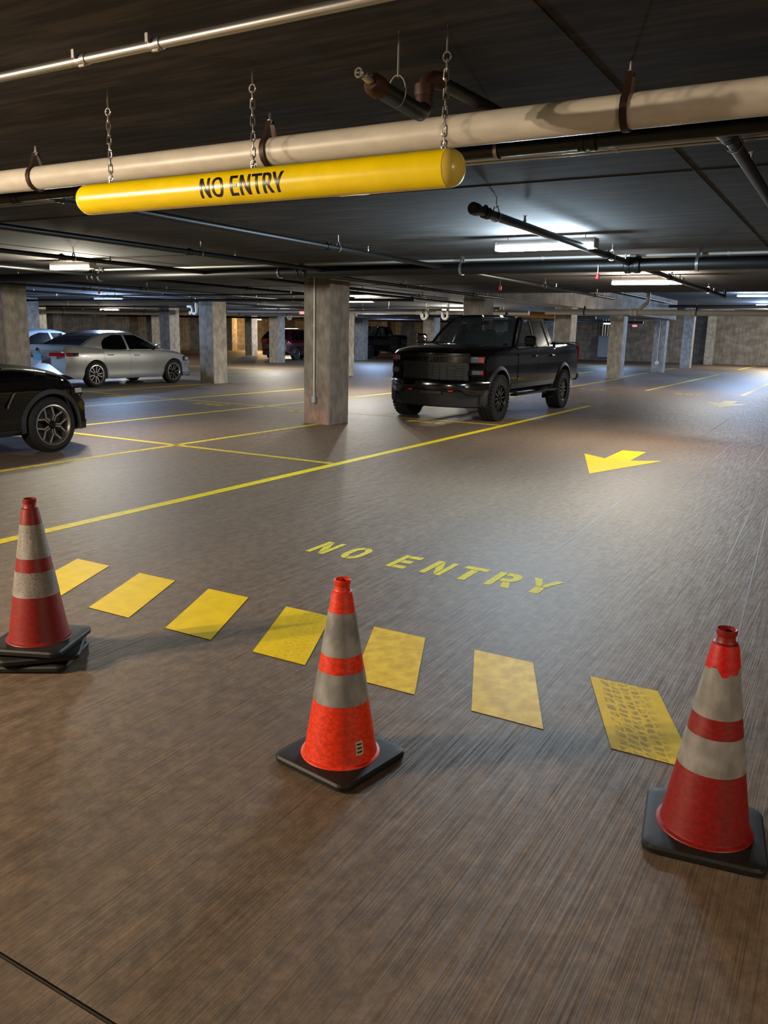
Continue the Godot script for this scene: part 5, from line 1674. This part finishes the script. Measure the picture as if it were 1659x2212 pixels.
func cones() -> void:
	var mid := traffic_cone(Vector3(-1.475, 0.001, -2.29), -0.16, "orange traffic cone in the middle with a small white sticker", M.cone_orange, M.collar_grey, 0.0, false)
	# sticker, bent with the cone
	var rows := []
	for i in 4:
		var row := []
		for j in 5:
			var y := 0.075 + 0.05 * i / 3.0
			var w := 1.18 + 0.24 * j / 4.0
			var rr := lerpf(0.136, 0.036, (y - 0.034) / 0.62) + 0.0012
			row.append(Vector3(sin(w) * rr, y, cos(w) * rr))
		rows.append(row)
	var st := put(MB.new().sheet(rows, Vector3(-0.0006, 0, -0.0006)), "sticker", M.sticker_white, mid)
	for i in 3:
		var r2 := []
		for k in 2:
			var row := []
			for j in 4:
				var y := 0.083 + 0.014 * i + 0.006 * k
				var w := 1.22 + 0.16 * j / 3.0
				var rr := lerpf(0.136, 0.036, (y - 0.034) / 0.62) + 0.0016
				row.append(Vector3(sin(w) * rr, y, cos(w) * rr))
			r2.append(row)
		put(MB.new().sheet(r2, Vector3(-0.0008, 0, -0.0008)), "print_line", M.black_print, st)
	traffic_cone(Vector3(-0.235, 0.001, -2.52), 0.15, "red traffic cone at the right edge with a torn red top", M.cone_dark_red, M.collar_clean, 0.0, true)
	# a stack: only the top one shows its body
	for k in 2:
		var s := thing("traffic_cone", ["lowest black rubber cone base of the stack at the left edge", "second black rubber cone base of the stack at the left edge"][k], "traffic cone", Vector3(-3.185 + 0.012 * k, 0.001 + 0.040 * k, -2.30 - 0.01 * k), 0.55 + 0.22 * k, "orange traffic cones")
		put(cone_base(0.0, 0.006), "base", M.cone_rubber, s)
		put(MB.new().lathe([[0.130, 0.030], [0.125, 0.05], [0.118, 0.074]], 40), "shell", M.cone_dark_red, s, 30.0)
	traffic_cone(Vector3(-3.18, 0.082, -2.30), 0.42, "dirty red traffic cone on top of the stack at the left edge", M.cone_dark_red, M.collar_spotted, 0.0, false)

func vehicles() -> void:
	pickup(Vector3(-6.62, 0, -15.87), 0.0, "black lifted pickup truck parked facing the camera", M.black_paint, true)
	pickup(Vector3(-26.9, 0, -44.9), 0.0, "distant dark pickup truck seen over the black pickup's hood", M.navy_paint, false)
	var S := sedan_shape()
	passenger_car("sedan", "silver four-door sedan with dark tinted windows", S, Vector3(-18.05, 0, -16.07), PI)
	S.paint = M.white_paint
	S.handle = M.white_paint
	S.skirt = M.white_paint
	passenger_car("sedan", "pale sedan mostly hidden behind the silver sedan", S, Vector3(-21.2, 0, -16.2), PI)
	var U := suv_shape()
	var car := passenger_car("car", "glossy black car at the left edge with five-spoke silver wheel", U, Vector3(-9.50, 0, -5.20), PI)
	# its chrome fender vent, side reflector and window line are on the flank towards the camera
	for s in [1.0, -1.0]:
		var x: float = s * (body_w(U, 0.72, 0.78) + 0.006)
		put(MB.new().tube([Vector3(x, 0.76, 0.90), Vector3(x, 0.745, 0.875), Vector3(x, 0.60, 0.79), Vector3(x, 0.585, 0.80)], 0.012, 8), "fender_vent", M.chrome, car)
		put(side_plate(U, s, 1.96, 1.99, 0.50, 0.62, 0.008, -0.15), "side_reflector", M.lamp_amber, car)
	U.paint = M.maroon_paint
	U.handle = M.maroon_paint
	passenger_car("car", "maroon car mostly hidden behind a distant column", U, Vector3(-27.4, 0, -37.7), PI)

func _ready() -> void:
	view()
	make_materials()
	lights()
	structure()
	services()
	hanging_bar()
	marks()
	cones()
	vehicles()
